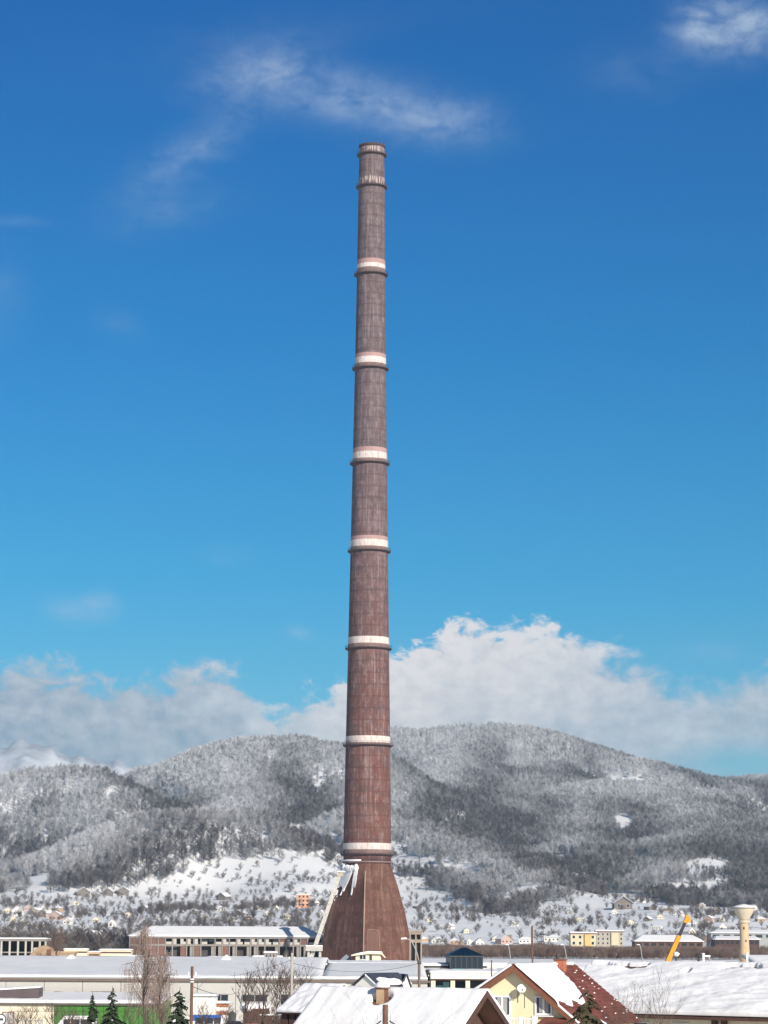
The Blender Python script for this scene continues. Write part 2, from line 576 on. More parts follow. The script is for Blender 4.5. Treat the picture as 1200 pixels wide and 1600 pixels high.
# ------------------------------------------------------------------ ground and hills
def ground_material():
    m = bpy.data.materials.new('snow_field')
    m.use_nodes = True
    q = NG(m.node_tree)
    b = m.node_tree.nodes['Principled BSDF']
    b.inputs['Roughness'].default_value = 0.85
    b.inputs['Specular IOR Level'].default_value = 0.15
    pos = q.n('ShaderNodeNewGeometry').outputs['Position']
    n1 = q.noise(pos, 0.035, 7, 0.65)
    n2 = q.noise(pos, 0.006, 4, 0.55)
    n3 = q.noise(pos, 0.3, 5, 0.6)
    f = q.m('ADD', q.mul(n1, 0.6), q.mul(n3, 0.4))
    c = q.mix(q.sstep(f, 0.60, 0.70), (0.83, 0.82, 0.80), (0.30, 0.26, 0.21))     # weeds and earth showing through
    c = q.mix(q.mul(q.sstep(n2, 0.5, 0.7), 0.25), c, (0.70, 0.70, 0.70))
    q.put(b.inputs['Base Color'], c)
    bn = q.n('ShaderNodeBump')
    bn.inputs['Strength'].default_value = 0.5
    bn.inputs['Distance'].default_value = 1.0
    m.node_tree.links.new(n1, bn.inputs['Height'])
    m.node_tree.links.new(bn.outputs[0], b.inputs['Normal'])
    return m


FIELD = ground_material()
gm = MB()
N = 48
for k in range(N):
    a0, a1 = 2 * math.pi * k / N, 2 * math.pi * (k + 1) / N
    gm.face([(0, 0, 0), (13000 * math.cos(a0), 13000 * math.sin(a0), 0), (13000 * math.cos(a1), 13000 * math.sin(a1), 0)])
gm.build('ground', FIELD, kind='structure')

# ridges of the hills: (px, py, distance) along each crest, flank slope, rounding
RIDGES = [
    ([(520, 1240, 5600), (600, 1185, 5600), (640, 1156, 5600), (690, 1139, 5500), (740, 1134, 5400), (790, 1137, 5400), (830, 1149, 5400), (858, 1166, 5400), (885, 1200, 5300),
      (915, 1184, 5200), (970, 1190, 5100), (1000, 1196, 5100), (1050, 1216, 5100), (1100, 1226, 5100), (1150, 1226, 5200), (1200, 1214, 5300), (1320, 1205, 5400), (1700, 1215, 5600)], .42, 160),
    ([(190, 1232, 4500), (240, 1219, 4450), (300, 1180, 4400), (350, 1170, 4350), (400, 1163, 4300), (440, 1158, 4300), (500, 1167, 4250), (560, 1176, 4150), (600, 1215, 4000), (640, 1290, 3600)], .50, 90),
    ([(400, 1157, 4300), (385, 1220, 3900), (360, 1260, 3500)], .5, 70),
    ([(-700, 1215, 4600), (-400, 1225, 4300), (-100, 1222, 4100), (0, 1218, 4000), (60, 1205, 3950), (110, 1199, 3900), (150, 1222, 3850), (190, 1244, 3750), (225, 1285, 3600), (235, 1330, 3350)], .55, 70),
    ([(105, 1398, 2700), (130, 1385, 2750), (180, 1348, 2850), (230, 1313, 2950), (290, 1278, 3050), (340, 1265, 3100), (400, 1275, 3100), (440, 1303, 3050), (470, 1332, 2950), (510, 1362, 2800)], .50, 45),
    ([(560, 1262, 3500), (610, 1270, 3450), (650, 1278, 3400), (690, 1290, 3300), (740, 1313, 3150), (790, 1345, 3000), (850, 1378, 2800), (900, 1398, 2650)], .50, 45),
    ([(860, 1262, 4500), (900, 1245, 4500), (960, 1228, 4450), (1010, 1232, 4350), (1080, 1250, 4200), (1150, 1268, 4000), (1230, 1290, 3800), (1350, 1330, 3400)], .36, 130),
    ([(960, 1228, 4450), (940, 1290, 3900), (920, 1340, 3300)], .42, 90),
    ([(1120, 1255, 4150), (1100, 1310, 3600), (1075, 1360, 3000)], .42, 80),
    ([(740, 1133, 5400), (720, 1185, 4900), (700, 1225, 4400)], .45, 110),
    ([(860, 1156, 5400), (850, 1215, 4700), (835, 1270, 4100)], .42, 110),
]
SEGS = []
for pts, k, r in RIDGES:
    w = [at(*p) for p in pts]
    for a, b in zip(w, w[1:]):
        SEGS.append((a, b, k, r))
BD = [0, 1300, 1600, 2000, 2300, 2600, 3000, 3600, 4500, 6000, 12000]
BZ = [-4, -3, 3, 20, 36, 50, 66, 78, 85, 100, 120]


def terrain_z(x, y):
    x = np.asarray(x, float); y = np.asarray(y, float)
    wx = x + 90 * (fbm(x / 420, y / 420, 21) - 0.5)
    wy = y + 90 * (fbm(x / 420, y / 420, 33) - 0.5)
    base = np.interp(y, BD, BZ)
    sc = 11.0
    acc = np.exp(base / sc * 0 + (base - 300) / sc)
    near = np.full(np.shape(x), 1e9)
    for a, b, k, r in SEGS:
        abx, aby = b.x - a.x, b.y - a.y
        l2 = abx * abx + aby * aby
        t = np.clip(((wx - a.x) * abx + (wy - a.y) * aby) / l2, 0, 1)
        ds = np.hypot(wx - a.x - t * abx, wy - a.y - t * aby)
        near = np.minimum(near, ds)
        z = a.z + t * (b.z - a.z) - k * (np.sqrt(ds * ds + r * r) - r)
        acc = acc + np.exp((np.maximum(z, -200) - 300) / sc)
    z = 300 + sc * np.log(acc) - 8
    up = np.clip((z - 25) / 150, 0, 1)
    gully = np.clip(np.abs(fbm((x + 0.25 * y) / 300, y / 900, 5) - 0.5) * 3, 0, 1)
    off = 0.12 + 0.88 * (1 - np.exp(-(near / 170) ** 2))
    z = z - 7 * up + up * off * (70 * (fbm(x / 320, y / 400, 3) - 0.5) - 58 * (1 - gully) ** 3) + up * 10 * (fbm(x / 60, y / 60, 9) - 0.5)
    z = z + np.clip((y - 1500) / 500, 0, 1) * (1 - up) * 16 * (fbm(x / 170, y / 190, 15) - 0.5)
    return z


NX, NY = 440, 230
pxs = np.linspace(-900, 2100, NX)
ds = 1350 * (7600 / 1350) ** np.linspace(0, 1, NY)
GX = (pxs[None, :] - 600) / F * 0.99 * ds[:, None]
GY = np.repeat(ds[:, None], NX, 1)
GZ = terrain_z(GX, GY)
GZ[0, :] = -2.0
# drop behind the crests so that the sheet closes at ground level
verts = np.stack([GX, GY, GZ], -1).reshape(-1, 3)
idx = np.arange(NX * NY).reshape(NY, NX)
quads = np.stack([idx[:-1, :-1], idx[:-1, 1:], idx[1:, 1:], idx[1:, :-1]], -1).reshape(-1, 4)
me = bpy.data.meshes.new('hills')
me.from_pydata(verts.tolist(), [], quads.tolist())
me.materials.append(FIELD)
me.polygons.foreach_set('use_smooth', [True] * len(me.polygons))
hills = link('hills', me, kind='structure')

# snowy mountain far behind on the left
far = [(-500, 1190), (-200, 1165), (-60, 1158), (0, 1168), (35, 1157), (75, 1166), (100, 1176), (135, 1188), (165, 1190), (185, 1186), (215, 1200), (260, 1222), (320, 1260)]
fpx = np.linspace(-900, 330, 160)
fd = np.linspace(8400, 10400, 26)
vv = []
cr = np.interp(fpx, [p[0] for p in far], [p[1] for p in far])
for j, d in enumerate(fd):
    for i, px in enumerate(fpx):
        top = at(px, cr[i], 9600)
        z = top.z - 0.36 * abs(d - 9600) + 130 * (float(vnoise(px / 26., d / 300., 4)) - 0.5) * min(1, abs(d - 9600) / 300) + 26 * (float(vnoise(px / 7., d / 120., 8)) - 0.5)
        vv.append((top.x * d / 9600, d, max(z, -3)))
ii = np.arange(160 * 26).reshape(26, 160)
ff = np.stack([ii[:-1, :-1], ii[:-1, 1:], ii[1:, 1:], ii[1:, :-1]], -1).reshape(-1, 4)
fm = bpy.data.meshes.new('snowy_mountain')
fm.from_pydata(vv, [], ff.tolist())
fm.materials.append(mat('far_wood_snow', (0.46, 0.47, 0.50), 0.9, 0.3, 0.012, 0.3, col2=(0.60, 0.61, 0.63)))
fm.polygons.foreach_set('use_smooth', [True] * len(fm.polygons))
link('snowy_mountain', fm, kind='structure')

CAM_R = np.array(CAM_M)


def to_pix(x, y, z):
    p = np.stack([x, y, z - H], -1) @ CAM_R          # = R^T p
    return CX + F * p[..., 0] / -p[..., 2], CY - F * p[..., 1] / -p[..., 2]


def on_hill(px, py, d0=1400, d1=6500):
    """first point of the terrain along the sight line of a pixel"""
    r = ray(px, py)
    dd = np.arange(d0, d1, 6.0)
    z = terrain_z(r.x / r.y * dd, dd)
    hit = np.nonzero(H + r.z / r.y * dd < z)[0]
    d = dd[hit[0]] if len(hit) else d0
    x = r.x / r.y * d
    return Vector((x, d, float(terrain_z(np.array([x]), np.array([d]))[0])))


# ------------------------------------------------------------------ woods (too many to count: geometry-node masses)
def tree_material(name, low, frost, zlo, zhi, fmin, fmax):
    """bark that carries more hoar frost the higher the tree stands; the forest also carries painted flank shade"""
    m = bpy.data.materials.new(name)
    m.use_nodes = True
    q = NG(m.node_tree)
    b = m.node_tree.nodes['Principled BSDF']
    b.inputs['Roughness'].default_value = 0.95
    b.inputs['Specular IOR Level'].default_value = 0.1
    pos = q.n('ShaderNodeNewGeometry').outputs['Position']
    rnd = q.n('ShaderNodeObjectInfo').outputs['Random']
    z = q.sep(pos)[2]
    at_ = q.n('ShaderNodeAttribute', attribute_type='INSTANCER', attribute_name='rime_shade')
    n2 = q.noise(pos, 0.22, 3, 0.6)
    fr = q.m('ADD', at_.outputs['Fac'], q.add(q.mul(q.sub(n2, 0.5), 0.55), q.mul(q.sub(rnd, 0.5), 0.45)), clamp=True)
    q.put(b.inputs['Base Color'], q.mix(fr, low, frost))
    return m


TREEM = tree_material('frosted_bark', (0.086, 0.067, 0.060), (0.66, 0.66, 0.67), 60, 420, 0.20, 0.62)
SCRUBM = tree_material('scrub_bark', (0.085, 0.062, 0.052), (0.40, 0.38, 0.36), 0, 300, 0.06, 0.30)
THICKM = tree_material('thicket_bark', (0.15, 0.095, 0.075), (0.34, 0.28, 0.24), 0, 300, 0.10, 0.40)


def far_tree(seed, h, w, nb, up, m, name, th=0.0062):
    rnd = random.Random(seed)
    mb = MB()
    mb.tube((0, 0, -1.5), (rnd.uniform(-.3, .3), rnd.uniform(-.3, .3), h * 0.9), h * 0.011, h * 0.003, 3, False)
    for k in range(nb):
        t = rnd.uniform(0.22, 0.95)
        a = rnd.uniform(0, 2 * math.pi)
        ln = w * 0.5 * (1.15 - t * 0.7) * rnd.uniform(.55, 1.15)
        z0 = h * t * 0.8
        p1 = (math.cos(a) * ln, math.sin(a) * ln, z0 + ln * up * rnd.uniform(.5, 1.4))
        mb.tube((0, 0, z0), p1, h * th * 1.2, h * th * .8, 3, False)
        for _ in range(4):
            s = rnd.uniform(.35, 1.0)
            q0 = Vector((p1[0] * s, p1[1] * s, z0 + (p1[2] - z0) * s))
            b2 = a + rnd.uniform(-1.6, 1.6)
            l2 = ln * rnd.uniform(.3, .6)
            mb.tube(q0, q0 + Vector((math.cos(b2) * l2, math.sin(b2) * l2, l2 * rnd.uniform(-.2, 1.2) * up)), h * th, h * th * .6, 3, False)
    return mb.mesh(name, m)


def scatter(name, xs, ys, zs, scale, kindidx, protos, rime_shade=None):
    """one object: points of a mesh carrying instanced trees"""
    n = len(xs)
    pm = bpy.data.meshes.new(name)
    pm.vertices.add(n)
    pm.vertices.foreach_set('co', np.stack([xs, ys, zs], -1).astype(np.float32).ravel())
    rime_shade = np.full(n, 0.2) if rime_shade is None else rime_shade
    for an, typ, arr in (('size', 'FLOAT', scale), ('rime_shade', 'FLOAT', rime_shade), ('turn', 'FLOAT', np.random.default_rng(3).uniform(0, 6.28, n)), ('sort', 'INT', kindidx)):
        at_ = pm.attributes.new(an, typ, 'POINT')
        at_.data.foreach_set('value', np.asarray(arr, np.float32 if typ == 'FLOAT' else np.int32))
    o = link(name, pm, kind='stuff')
    ng = bpy.data.node_groups.new(name, 'GeometryNodeTree')
    ng.interface.new_socket('Geometry', in_out='INPUT', socket_type='NodeSocketGeometry')
    ng.interface.new_socket('Geometry', in_out='OUTPUT', socket_type='NodeSocketGeometry')
    q = NG(ng)
    gi, go = q.n('NodeGroupInput'), q.n('NodeGroupOutput')

    def attr(nm, typ):
        a = q.n('GeometryNodeInputNamedAttribute', data_type=typ)
        a.inputs['Name'].default_value = nm
        return a.outputs['Attribute']
    size, turn, sort = attr('size', 'FLOAT'), attr('turn', 'FLOAT'), attr('sort', 'INT')
    rot = q.xyz(0.0, 0.0, turn)
    join = q.n('GeometryNodeJoinGeometry')
    for k, pmesh in enumerate(protos):
        po = bpy.data.objects.new(name + '_kind', pmesh)
        oi = q.n('GeometryNodeObjectInfo')
        oi.inputs['Object'].default_value = po
        oi.inputs['As Instance'].default_value = True
        cmp_ = q.n('FunctionNodeCompare', data_type='INT', operation='EQUAL')
        ng.links.new(sort, cmp_.inputs[2])
        cmp_.inputs[3].default_value = k
        ip = q.n('GeometryNodeInstanceOnPoints')
        ng.links.new(gi.outputs[0], ip.inputs['Points'])
        ng.links.new(cmp_.outputs[0], ip.inputs['Selection'])
        ng.links.new(oi.outputs['Geometry'], ip.inputs['Instance'])
        ng.links.new(rot, ip.inputs['Rotation'])
        ng.links.new(size, ip.inputs['Scale'])
        ng.links.new(ip.outputs[0], join.inputs[0])
    ng.links.new(join.outputs[0], go.inputs[0])
    mod = o.modifiers.new('trees', 'NODES')
    mod.node_group = ng
    return o


FOREST_LINE = ([-900, 0, 60, 130, 200, 250, 330, 420, 500, 560, 620, 660, 720, 760, 830, 900, 960, 1050, 1120, 1200, 2100],
               [1425, 1405, 1398, 1388, 1384, 1376, 1372, 1370, 1362, 1358, 1372, 1388, 1408, 1425, 1436, 1402, 1398, 1412, 1415, 1425, 1430])
CLEAR = [(560, 1345, 22, 9), (640, 1345, 16, 7), (655, 1378, 22, 7), (780, 1412, 26, 8), (815, 1404, 22, 5), (870, 1418, 30, 9), (350, 1362, 26, 5), (420, 1350, 22, 6), (290, 1372, 20, 5), (930, 1390, 22, 5), (1130, 1380, 20, 6), (470, 1356, 26, 8), (60, 1385, 14, 8), (20, 1372, 12, 8), (465, 1300, 17, 9), (523, 1318, 8, 12), (500, 1340, 14, 7), (975, 1223, 28, 6), (1105, 1357, 36, 14), (1070, 1391, 70, 7), (700, 1360, 40, 8), (735, 1368, 28, 7), (620, 1328, 16, 12),
         (840, 1393, 40, 7), (610, 1350, 25, 8), (975, 1290, 14, 14), (880, 1345, 22, 10), (1000, 1345, 18, 8), (780, 1385, 30, 5)]
rg = np.random.default_rng(11)
NT = 480000
tpx = rg.uniform(-500, 1700, NT)
td = np.sqrt(rg.uniform(1700 ** 2, 5750 ** 2, NT))
tx = (tpx - 600) / F * 0.99 * td
ty = td
tz = terrain_z(tx, ty)
ppx, ppy = to_pix(tx, ty, tz)
line = np.interp(ppx, *FOREST_LINE) + 26 * (fbm(tx / 120, ty / 120, 41) - 0.5)
inw = ppy < line
for cx_, cy_, rx_, ry_ in CLEAR:
    dd_ = ((ppx - cx_) / rx_) ** 2 + ((ppy - cy_) / ry_) ** 2
    inw &= ~(dd_ < 0.75 + 0.7 * fbm(tx / 30, ty / 30, 55))
# ragged lower edge: clearings bite into the wood
depth_in = line - ppy
inw &= ~((depth_in < 60) & (fbm(tx / 75, ty / 60, 58) > 0.555 + 0.0035 * np.clip(depth_in, 0, 60)))
patch = 0.55 * fbm(tx / 90, ty / 160, 61) + 0.45 * fbm(tx / 20, ty / 210, 62)
keep_f = inw & (rg.uniform(0, 1, NT) < np.clip(0.58 + 2.4 * (patch - 0.46), 0.10, 1.0))
hedge = fbm(tx / 160, ty / 34, 71)
pa = fbm(tx / 230, ty / 230, 77)
left_scrub = (ppx < 250) & (ppy > 1392)
pf = 0.004 + 0.055 * np.clip((fbm(tx / 55, ty / 70, 83) - 0.42) * 6, 0, 1) + 0.5 * np.clip(hedge - 0.60, 0, 1) * (pa > 0.42) + np.where(left_scrub, 0.05 * (pa > 0.45), 0) + np.where((ppx > 1080) & (ppy > 1395), 0.08 * (hedge > 0.5), 0)
pf = np.where((ppx > 240) & (ppx < 520) & (ppy > 1415) & (pa > 0.46), pf + 0.08, pf)
pf = np.where((ppx > 230) & (ppx < 540), pf + 0.09 * (fbm(tx / 60, ty / 30, 87) > 0.52), pf)
pf = np.where((ppx > 610) & (ppx < 760), pf + 0.012, pf)
keep_s = (~inw) & (ppy < 1490) & (rg.uniform(0, 1, NT) < pf)
P0 = far_tree(1, 17, 8.5, 30, 1.15, TREEM, 'tall_tree')
P1 = far_tree(2, 14, 10.0, 34, 0.7, TREEM, 'broad_tree')
P2 = far_tree(3, 20, 7.0, 30, 1.4, TREEM, 'slim_tree')
sel = np.nonzero(keep_f)[0]
gx = (terrain_z(tx[sel] + 25, ty[sel]) - terrain_z(tx[sel] - 25, ty[sel])) / 50      # shade put into the frost colour: flanks that look east are darker
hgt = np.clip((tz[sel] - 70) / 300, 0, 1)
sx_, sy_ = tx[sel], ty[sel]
crest = tz[sel] - 0.25 * (terrain_z(sx_ + 110, sy_) + terrain_z(sx_ - 110, sy_) + terrain_z(sx_, sy_ + 110) + terrain_z(sx_, sy_ - 110))   # relief shading put into the frost colour: ribs paler, hollows darker
rime_shade = 0.13 + 0.47 * hgt + 0.022 * np.clip(crest, -14, 12) + 1.25 * np.clip(gx, -0.42, 0.32) + 0.45 * (fbm(tx[sel] / 240, ty[sel] / 240, 101) - 0.5) + 0.5 * (fbm(tx[sel] / 70, ty[sel] / 120, 103) - 0.5)
rime_shade = np.clip(rime_shade, 0.03, 0.8)
scatter('hillside_forest', tx[sel], ty[sel], tz[sel] - 0.5, rg.uniform(0.6, 1.1, len(sel)), rg.integers(0, 3, len(sel)), [P0, P1, P2], rime_shade)
print('forest', len(sel))
Q0 = far_tree(4, 7, 7.0, 34, 0.7, SCRUBM, 'orchard_tree', .009)
Q1 = far_tree(5, 11, 7.5, 34, 1.1, SCRUBM, 'hedge_tree', .008)
sel2 = np.nonzero(keep_s)[0]
scatter('orchard_and_scrub', tx[sel2], ty[sel2], tz[sel2] - 0.3, rg.uniform(0.35, 1.0, len(sel2)), rg.integers(0, 2, len(sel2)), [Q0, Q1], 0.0 + 0.28 * (fbm(tx[sel2] / 80, ty[sel2] / 80, 107)))
print('scrub', len(sel2))
# brown thicket on the plain beyond the railway yard
n3 = 5200
hx = rg.uniform(0, 1, n3)
hd = rg.uniform(1230, 1560, n3)
hpx = 640 + 760 * hx
hh_ = fbm(hpx / 70, hd / 90, 91)
s3 = np.where(hpx < 1040, 0.62, 0.58) * (0.55 + 0.75 * hh_)
scatter('brown_thicket', (hpx - 600) / F * hd, hd, np.zeros(n3) - 0.3 + np.maximum(0, (hd - 1500) / 60), s3, rg.integers(0, 2, n3),
        [far_tree(6, 9, 7.0, 40, 1.3, THICKM, 'thicket_shrub'), far_tree(7, 7, 8.0, 40, 0.9, THICKM, 'thicket_bush')])
n4 = 900
hpx = rg.uniform(-250, 215, n4)
hd = rg.uniform(1250, 1650, n4)
scatter('scrub_on_the_plain', (hpx - 600) / F * hd, hd, np.zeros(n4) - 0.3, rg.uniform(.6, 1.3, n4), rg.integers(0, 2, n4), [Q0, Q1])

# ------------------------------------------------------------------ haze
hz = MB().box(-9000, 9000, -400, 12500, -1.2, 800).build('haze', None or SNOW, kind='stuff')
hz.data.materials.clear()
hm = bpy.data.materials.new('haze')
hm.use_nodes = True
hm.node_tree.nodes.clear()
q = NG(hm.node_tree)
pv = q.n('ShaderNodeVolumePrincipled')
pv.inputs['Color'].default_value = (0.44, 0.74, 1.0, 1)
pv.inputs['Density'].default_value = 5.0e-5
ou = q.n('ShaderNodeOutputMaterial')
hm.node_tree.links.new(pv.outputs[0], ou.inputs['Volume'])
hz.data.materials.append(hm)

# ------------------------------------------------------------------ the great chimney
CD = 1083.0
base = at(572.6, 1500, CD)
CHX = base.x
ch = thing('chimney_stack', 'enormous red-brown concrete chimney with white ring bands rising from a flared base', 'chimney', (CHX, CD, 0))


def zr(py, wpx):
    """height above ground and half width in metres of the chimney at picture row py"""
    r = ray(572.6 + (1500 - py) * 0.00576, py)
    t = CD / r.y
    return H + r.z * t, wpx / 2 * t / F


def shaft_material(name, low, high, streak, zl, zh, amt, joint=.5):
    m = bpy.data.materials.new(name)
    m.use_nodes = True
    q = NG(m.node_tree)
    b = m.node_tree.nodes['Principled BSDF']
    b.inputs['Roughness'].default_value = 0.9
    b.inputs['Specular IOR Level'].default_value = 0.2
    x, y, z = q.sep(q.n('ShaderNodeTexCoord').outputs['Object'])[:3]
    an = q.mul(q.m('ARCTAN2', x, q.mul(y, -1.0)), 9.0)
    c = q.mix(q.sstep(z, zl, zh), low, high)
    n1 = q.noise(q.xyz(q.mul(an, 0.55), q.mul(z, 0.02), 1.0), 1.0, 5, 0.65)       # long vertical runs of rust and lime
    n2 = q.noise(q.xyz(q.mul(an, 1.6), q.mul(z, 0.035), 7.0), 1.0, 4, 0.7)
    n3 = q.noise(q.xyz(q.mul(an, 0.22), q.mul(z, 0.06), 4.0), 1.0, 6, 0.7)        # broad patches
    n4 = q.noise(q.xyz(q.mul(an, 0.10), q.mul(z, 0.30), 2.0), 1.0, 4, 0.7)         # casting rings
    n5 = q.noise(q.xyz(q.mul(an, 1.0), q.mul(z, 0.4), 12.0), 1.0, 5, 0.7)
    c = q.mix(q.mul(q.sstep(n3, 0.45, 0.7), 0.45), c, tuple(v * 0.62 for v in low))
    c = q.mix(q.mul(q.sstep(n1, 0.52, 0.68), amt * .8), c, streak)
    c = q.mix(q.mul(q.mul(q.sstep(n2, 0.53, 0.64), q.sstep(n3, 0.62, 0.40)), amt * 0.9), c, tuple(min(1, v * 1.25) for v in streak))
    c = q.mix(q.mul(q.sstep(n1, 0.44, 0.34), 0.45), c, tuple(v * 0.55 for v in low))
    c = q.mix(q.mul(q.sstep(n4, 0.46, 0.64), 0.55), c, tuple(v * 0.62 for v in high))
    c = q.mix(q.mul(q.sstep(n5, 0.54, 0.70), 0.42), c, streak)
    n6 = q.noise(q.xyz(q.mul(an, 0.4), q.mul(z, 0.16), 22.0), 1.0, 6, 0.75)
    c = q.mix(q.mul(q.sstep(n6, 0.52, 0.66), 0.40), c, tuple(v * 0.95 for v in streak))
    c = q.mix(q.mul(q.sstep(n6, 0.46, 0.34), 0.45), c, tuple(v * 0.50 for v in low))
    # pour joints every few metres
    fr = q.m('FRACT', q.mul(z, 1 / 5.0))
    jn = q.mul(q.sstep(q.m('ABSOLUTE', q.sub(fr, 0.5)), 0.40, 0.5), q.sstep(n5, 0.35, 0.55))
    c = q.mix(q.mul(jn, joint), c, tuple(v * 0.5 for v in low))
    q.put(b.inputs['Base Color'], c)
    bn = q.n('ShaderNodeBump')
    bn.inputs['Strength'].default_value = 0.3
    bn.inputs['Distance'].default_value = 0.2
    m.node_tree.links.new(n2, bn.inputs['Height'])
    m.node_tree.links.new(bn.outputs[0], b.inputs['Normal'])
    return m


SHAFT = shaft_material('stack_concrete', (0.155, 0.068, 0.053), (0.135, 0.103, 0.110), (0.35, 0.28, 0.265), 60, 260, 0.50)
BASEM = shaft_material('base_concrete', (0.132, 0.058, 0.042), (0.145, 0.076, 0.055), (0.28, 0.18, 0.13), 10, 60, 0.5, .16)
BANDW = mat('white_band_paint', (0.66, 0.58, 0.53), 0.85, 0.14, 0.6, 0.1, stain=((0.42, 0.27, 0.22), 0.75, 0.48, 0.66))
BANDP = mat('faded_pink_paint', (0.40, 0.255, 0.235), 0.9, 0.14, 0.5, 0.1, stain=((0.26, 0.14, 0.12), 0.5))
BANDB = mat('mottled_band', (0.25, 0.17, 0.15), 0.9, 0.30, 0.5, 0.1, stain=((0.14, 0.08, 0.07), 0.6))
BANDO = mat('flaking_white_paint', (0.52, 0.46, 0.43), 0.9, 0.25, 0.8, 0.1, stain=((0.16, 0.10, 0.09), 0.95, 0.40, 0.52))

WID = [(226, 38.5), (292, 41), (430, 44), (577, 48.5), (725, 53.5), (862, 58.5), (1014, 64), (1165, 69.5), (1330, 75), (1348, 74.5)]
wy, ww = [a for a, _ in WID], [b for _, b in WID]


def shaft(py, extra=0.0):
    z, r = zr(py, float(np.interp(py, wy, ww)))
    return r + extra, z


m_ = MB()
m_.lathe([shaft(p) for p in list(range(1348, 226, -16)) + [228]], 64)
m_.build('shaft', SHAFT, ch, smooth=True)


def band(name, p0, p1, mt, ex, label=None):
    (r0, z0), (r1, z1) = shaft(p1), shaft(p0)
    mb = MB().lathe([(r0 - .02, z0), (r0 + ex, z0 + .01), (r1 + ex, z1 - .01), (r1 - .02, z1)], 96, caps=False)
    return mb.build(name, mt, ch, label=label)


def platform(py, deep=1.25):
    r, z = shaft(py)
    pf = MB().lathe([(r - .02, z - .9), (r + deep * .55, z - .55), (r + deep, z - .25), (r + deep, z + .1), (r - .02, z + .1)], 64, caps=False).build('platform', PLATM, ch)
    rl = MB()
    n = 40
    for k in range(n):
        a = 2 * math.pi * k / n
        c, s = math.cos(a) * (r + deep - .1), math.sin(a) * (r + deep - .1)
        rl.tube((c, s, z + .1), (c, s, z + 1.3), .05, .05, 4)
        b_ = 2 * math.pi * (k + 1) / n
        for hz_ in (.7, 1.28):
            rl.tube((c, s, z + hz_), (math.cos(b_) * (r + deep - .1), math.sin(b_) * (r + deep - .1), z + hz_), .045, .045, 4)
    rl.build('railing', PLATM, pf, kind='stuff')
    # small black obstruction lamp housing on the shaded left
    a = R(-90 - 55)
    lb = MB().box(-.35, .35, -.35, .35, 0, 1.5)
    o = lb.build('lamp_housing', DARKM, pf, loc=(math.cos(a) * (r + .5), math.sin(a) * (r + .5), z + .12))


PLATM = mat('platform_steel', (0.075, 0.05, 0.048), 0.8, 0.3, 1.0, 0.1)
for py, wb, pb, bb in [(430, (415, 421.5), (408, 415), (421.5, 429)), (577, (561, 570.5), (555, 561), (570.5, 576)), (725, (709, 719.5), (702, 709), (719.5, 724)),
                       (862, (846, 856.5), (840, 846), (856.5, 861)), (1014, (997, 1007.5), None, (1007.5, 1013)), (1165, (1151.5, 1162), None, (1162, 1164.5)),
                       (1335, (1318, 1328), None, (1328, 1334))]:
    band('white_band', wb[0], wb[1], BANDW, .10)
    if pb:
        band('pink_band', pb[0], pb[1], BANDP, .07)
    band('mottled_band', bb[0], bb[1], BANDB, .07)
    platform(py)
platform(293, 1.1)
platform(243, 1.1)
band('flaking_band', 280, 291, BANDO, .08, 'patchy white band with most of its paint gone')
band('flaking_band', 233, 241, BANDO, .08, 'rust-streaked white band below the rim')
# rim: thick lip, dark throat, lightning rods
r_, z_ = shaft(230)
rim = MB().lathe([(r_ - .02, z_ - .6), (r_ + .35, z_ - .3), (r_ + .35, z_ + .5), (r_ - .7, z_ + .5), (r_ - .7, z_ - 6)], 48, caps=False).build('rim', PLATM, ch)
MB().lathe([(r_ - .75, z_ - 3.0), (.01, z_ - 3.0)], 32, caps=False).build('throat', DARKM, ch)
for k in range(11):
    a = 2 * math.pi * k / 11 + .3
    MB().tube((0, 0, 0), (0, 0, 1.9 + .5 * (k % 3)), .13, .06, 5).build('lightning_rod', PLATM, ch, loc=(math.cos(a) * (r_ + .1), math.sin(a) * (r_ + .1), z_ + .5))

# flared base: round at the top, four-sided below
BASEW = [(1347, 73), (1360, 80), (1385, 97), (1425, 120), (1490, 146), (1506, 151)]
by, bw = [a for a, _ in BASEW], [b for _, b in BASEW]


def base_pt(th, py, out=0.0):
    """surface point of the base; th = 0 faces the viewer, 90 to the right"""
    w = float(np.interp(py, by, bw))
    z, rd = zr(py, w)
    if py > 1500:
        z = -1.0
    s = min(1.0, max(0.0, (py - 1347) / 42.0))
    loc = ((th + 4) % 90) - 45
    rs = rd * math.cos(R(45)) / math.cos(R(loc))
    r = rd * (1 - s) + rs * s + out
    return Vector((math.sin(R(th)) * r, -math.cos(R(th)) * r, z))


mb = MB()
rows = list(range(1347, 1506, 6)) + [1506]
nth = 72
for i, p in enumerate(rows):
    for k in range(nth):
        mb.v.append(tuple(base_pt(k * 5 - 4, p)))
for i in range(len(rows) - 1):
    for k in range(nth):
        j = (k + 1) % nth
        mb.f.append(((i + 1) * nth + k, (i + 1) * nth + j, i * nth + j, i * nth + k))
mb.build('base', BASEM, ch)
r, z = shaft(1347)
MB().lathe([(r - .02, z - .5), (r + .7, z - .3), (r + .7, z + .15), (r - .02, z + .3)], 64, caps=False).build('collar', BANDB, ch)
# snow lying on the left part of the collar
sn = MB()
for k in range(18):
    a0, a1 = R(-95 + k * 4.5), R(-95 + (k + 1) * 4.5)
    p = [Vector((math.sin(a) * rr, -math.cos(a) * rr, z + .16)) for a, rr in ((a0, r + .85), (a1, r + .85), (a1, r + .05), (a0, r + .05))]
    sn.hexa(p, [v + Vector((0, 0, .7)) for v in p])
sn.build('snow_ledge', SNOW, ch)


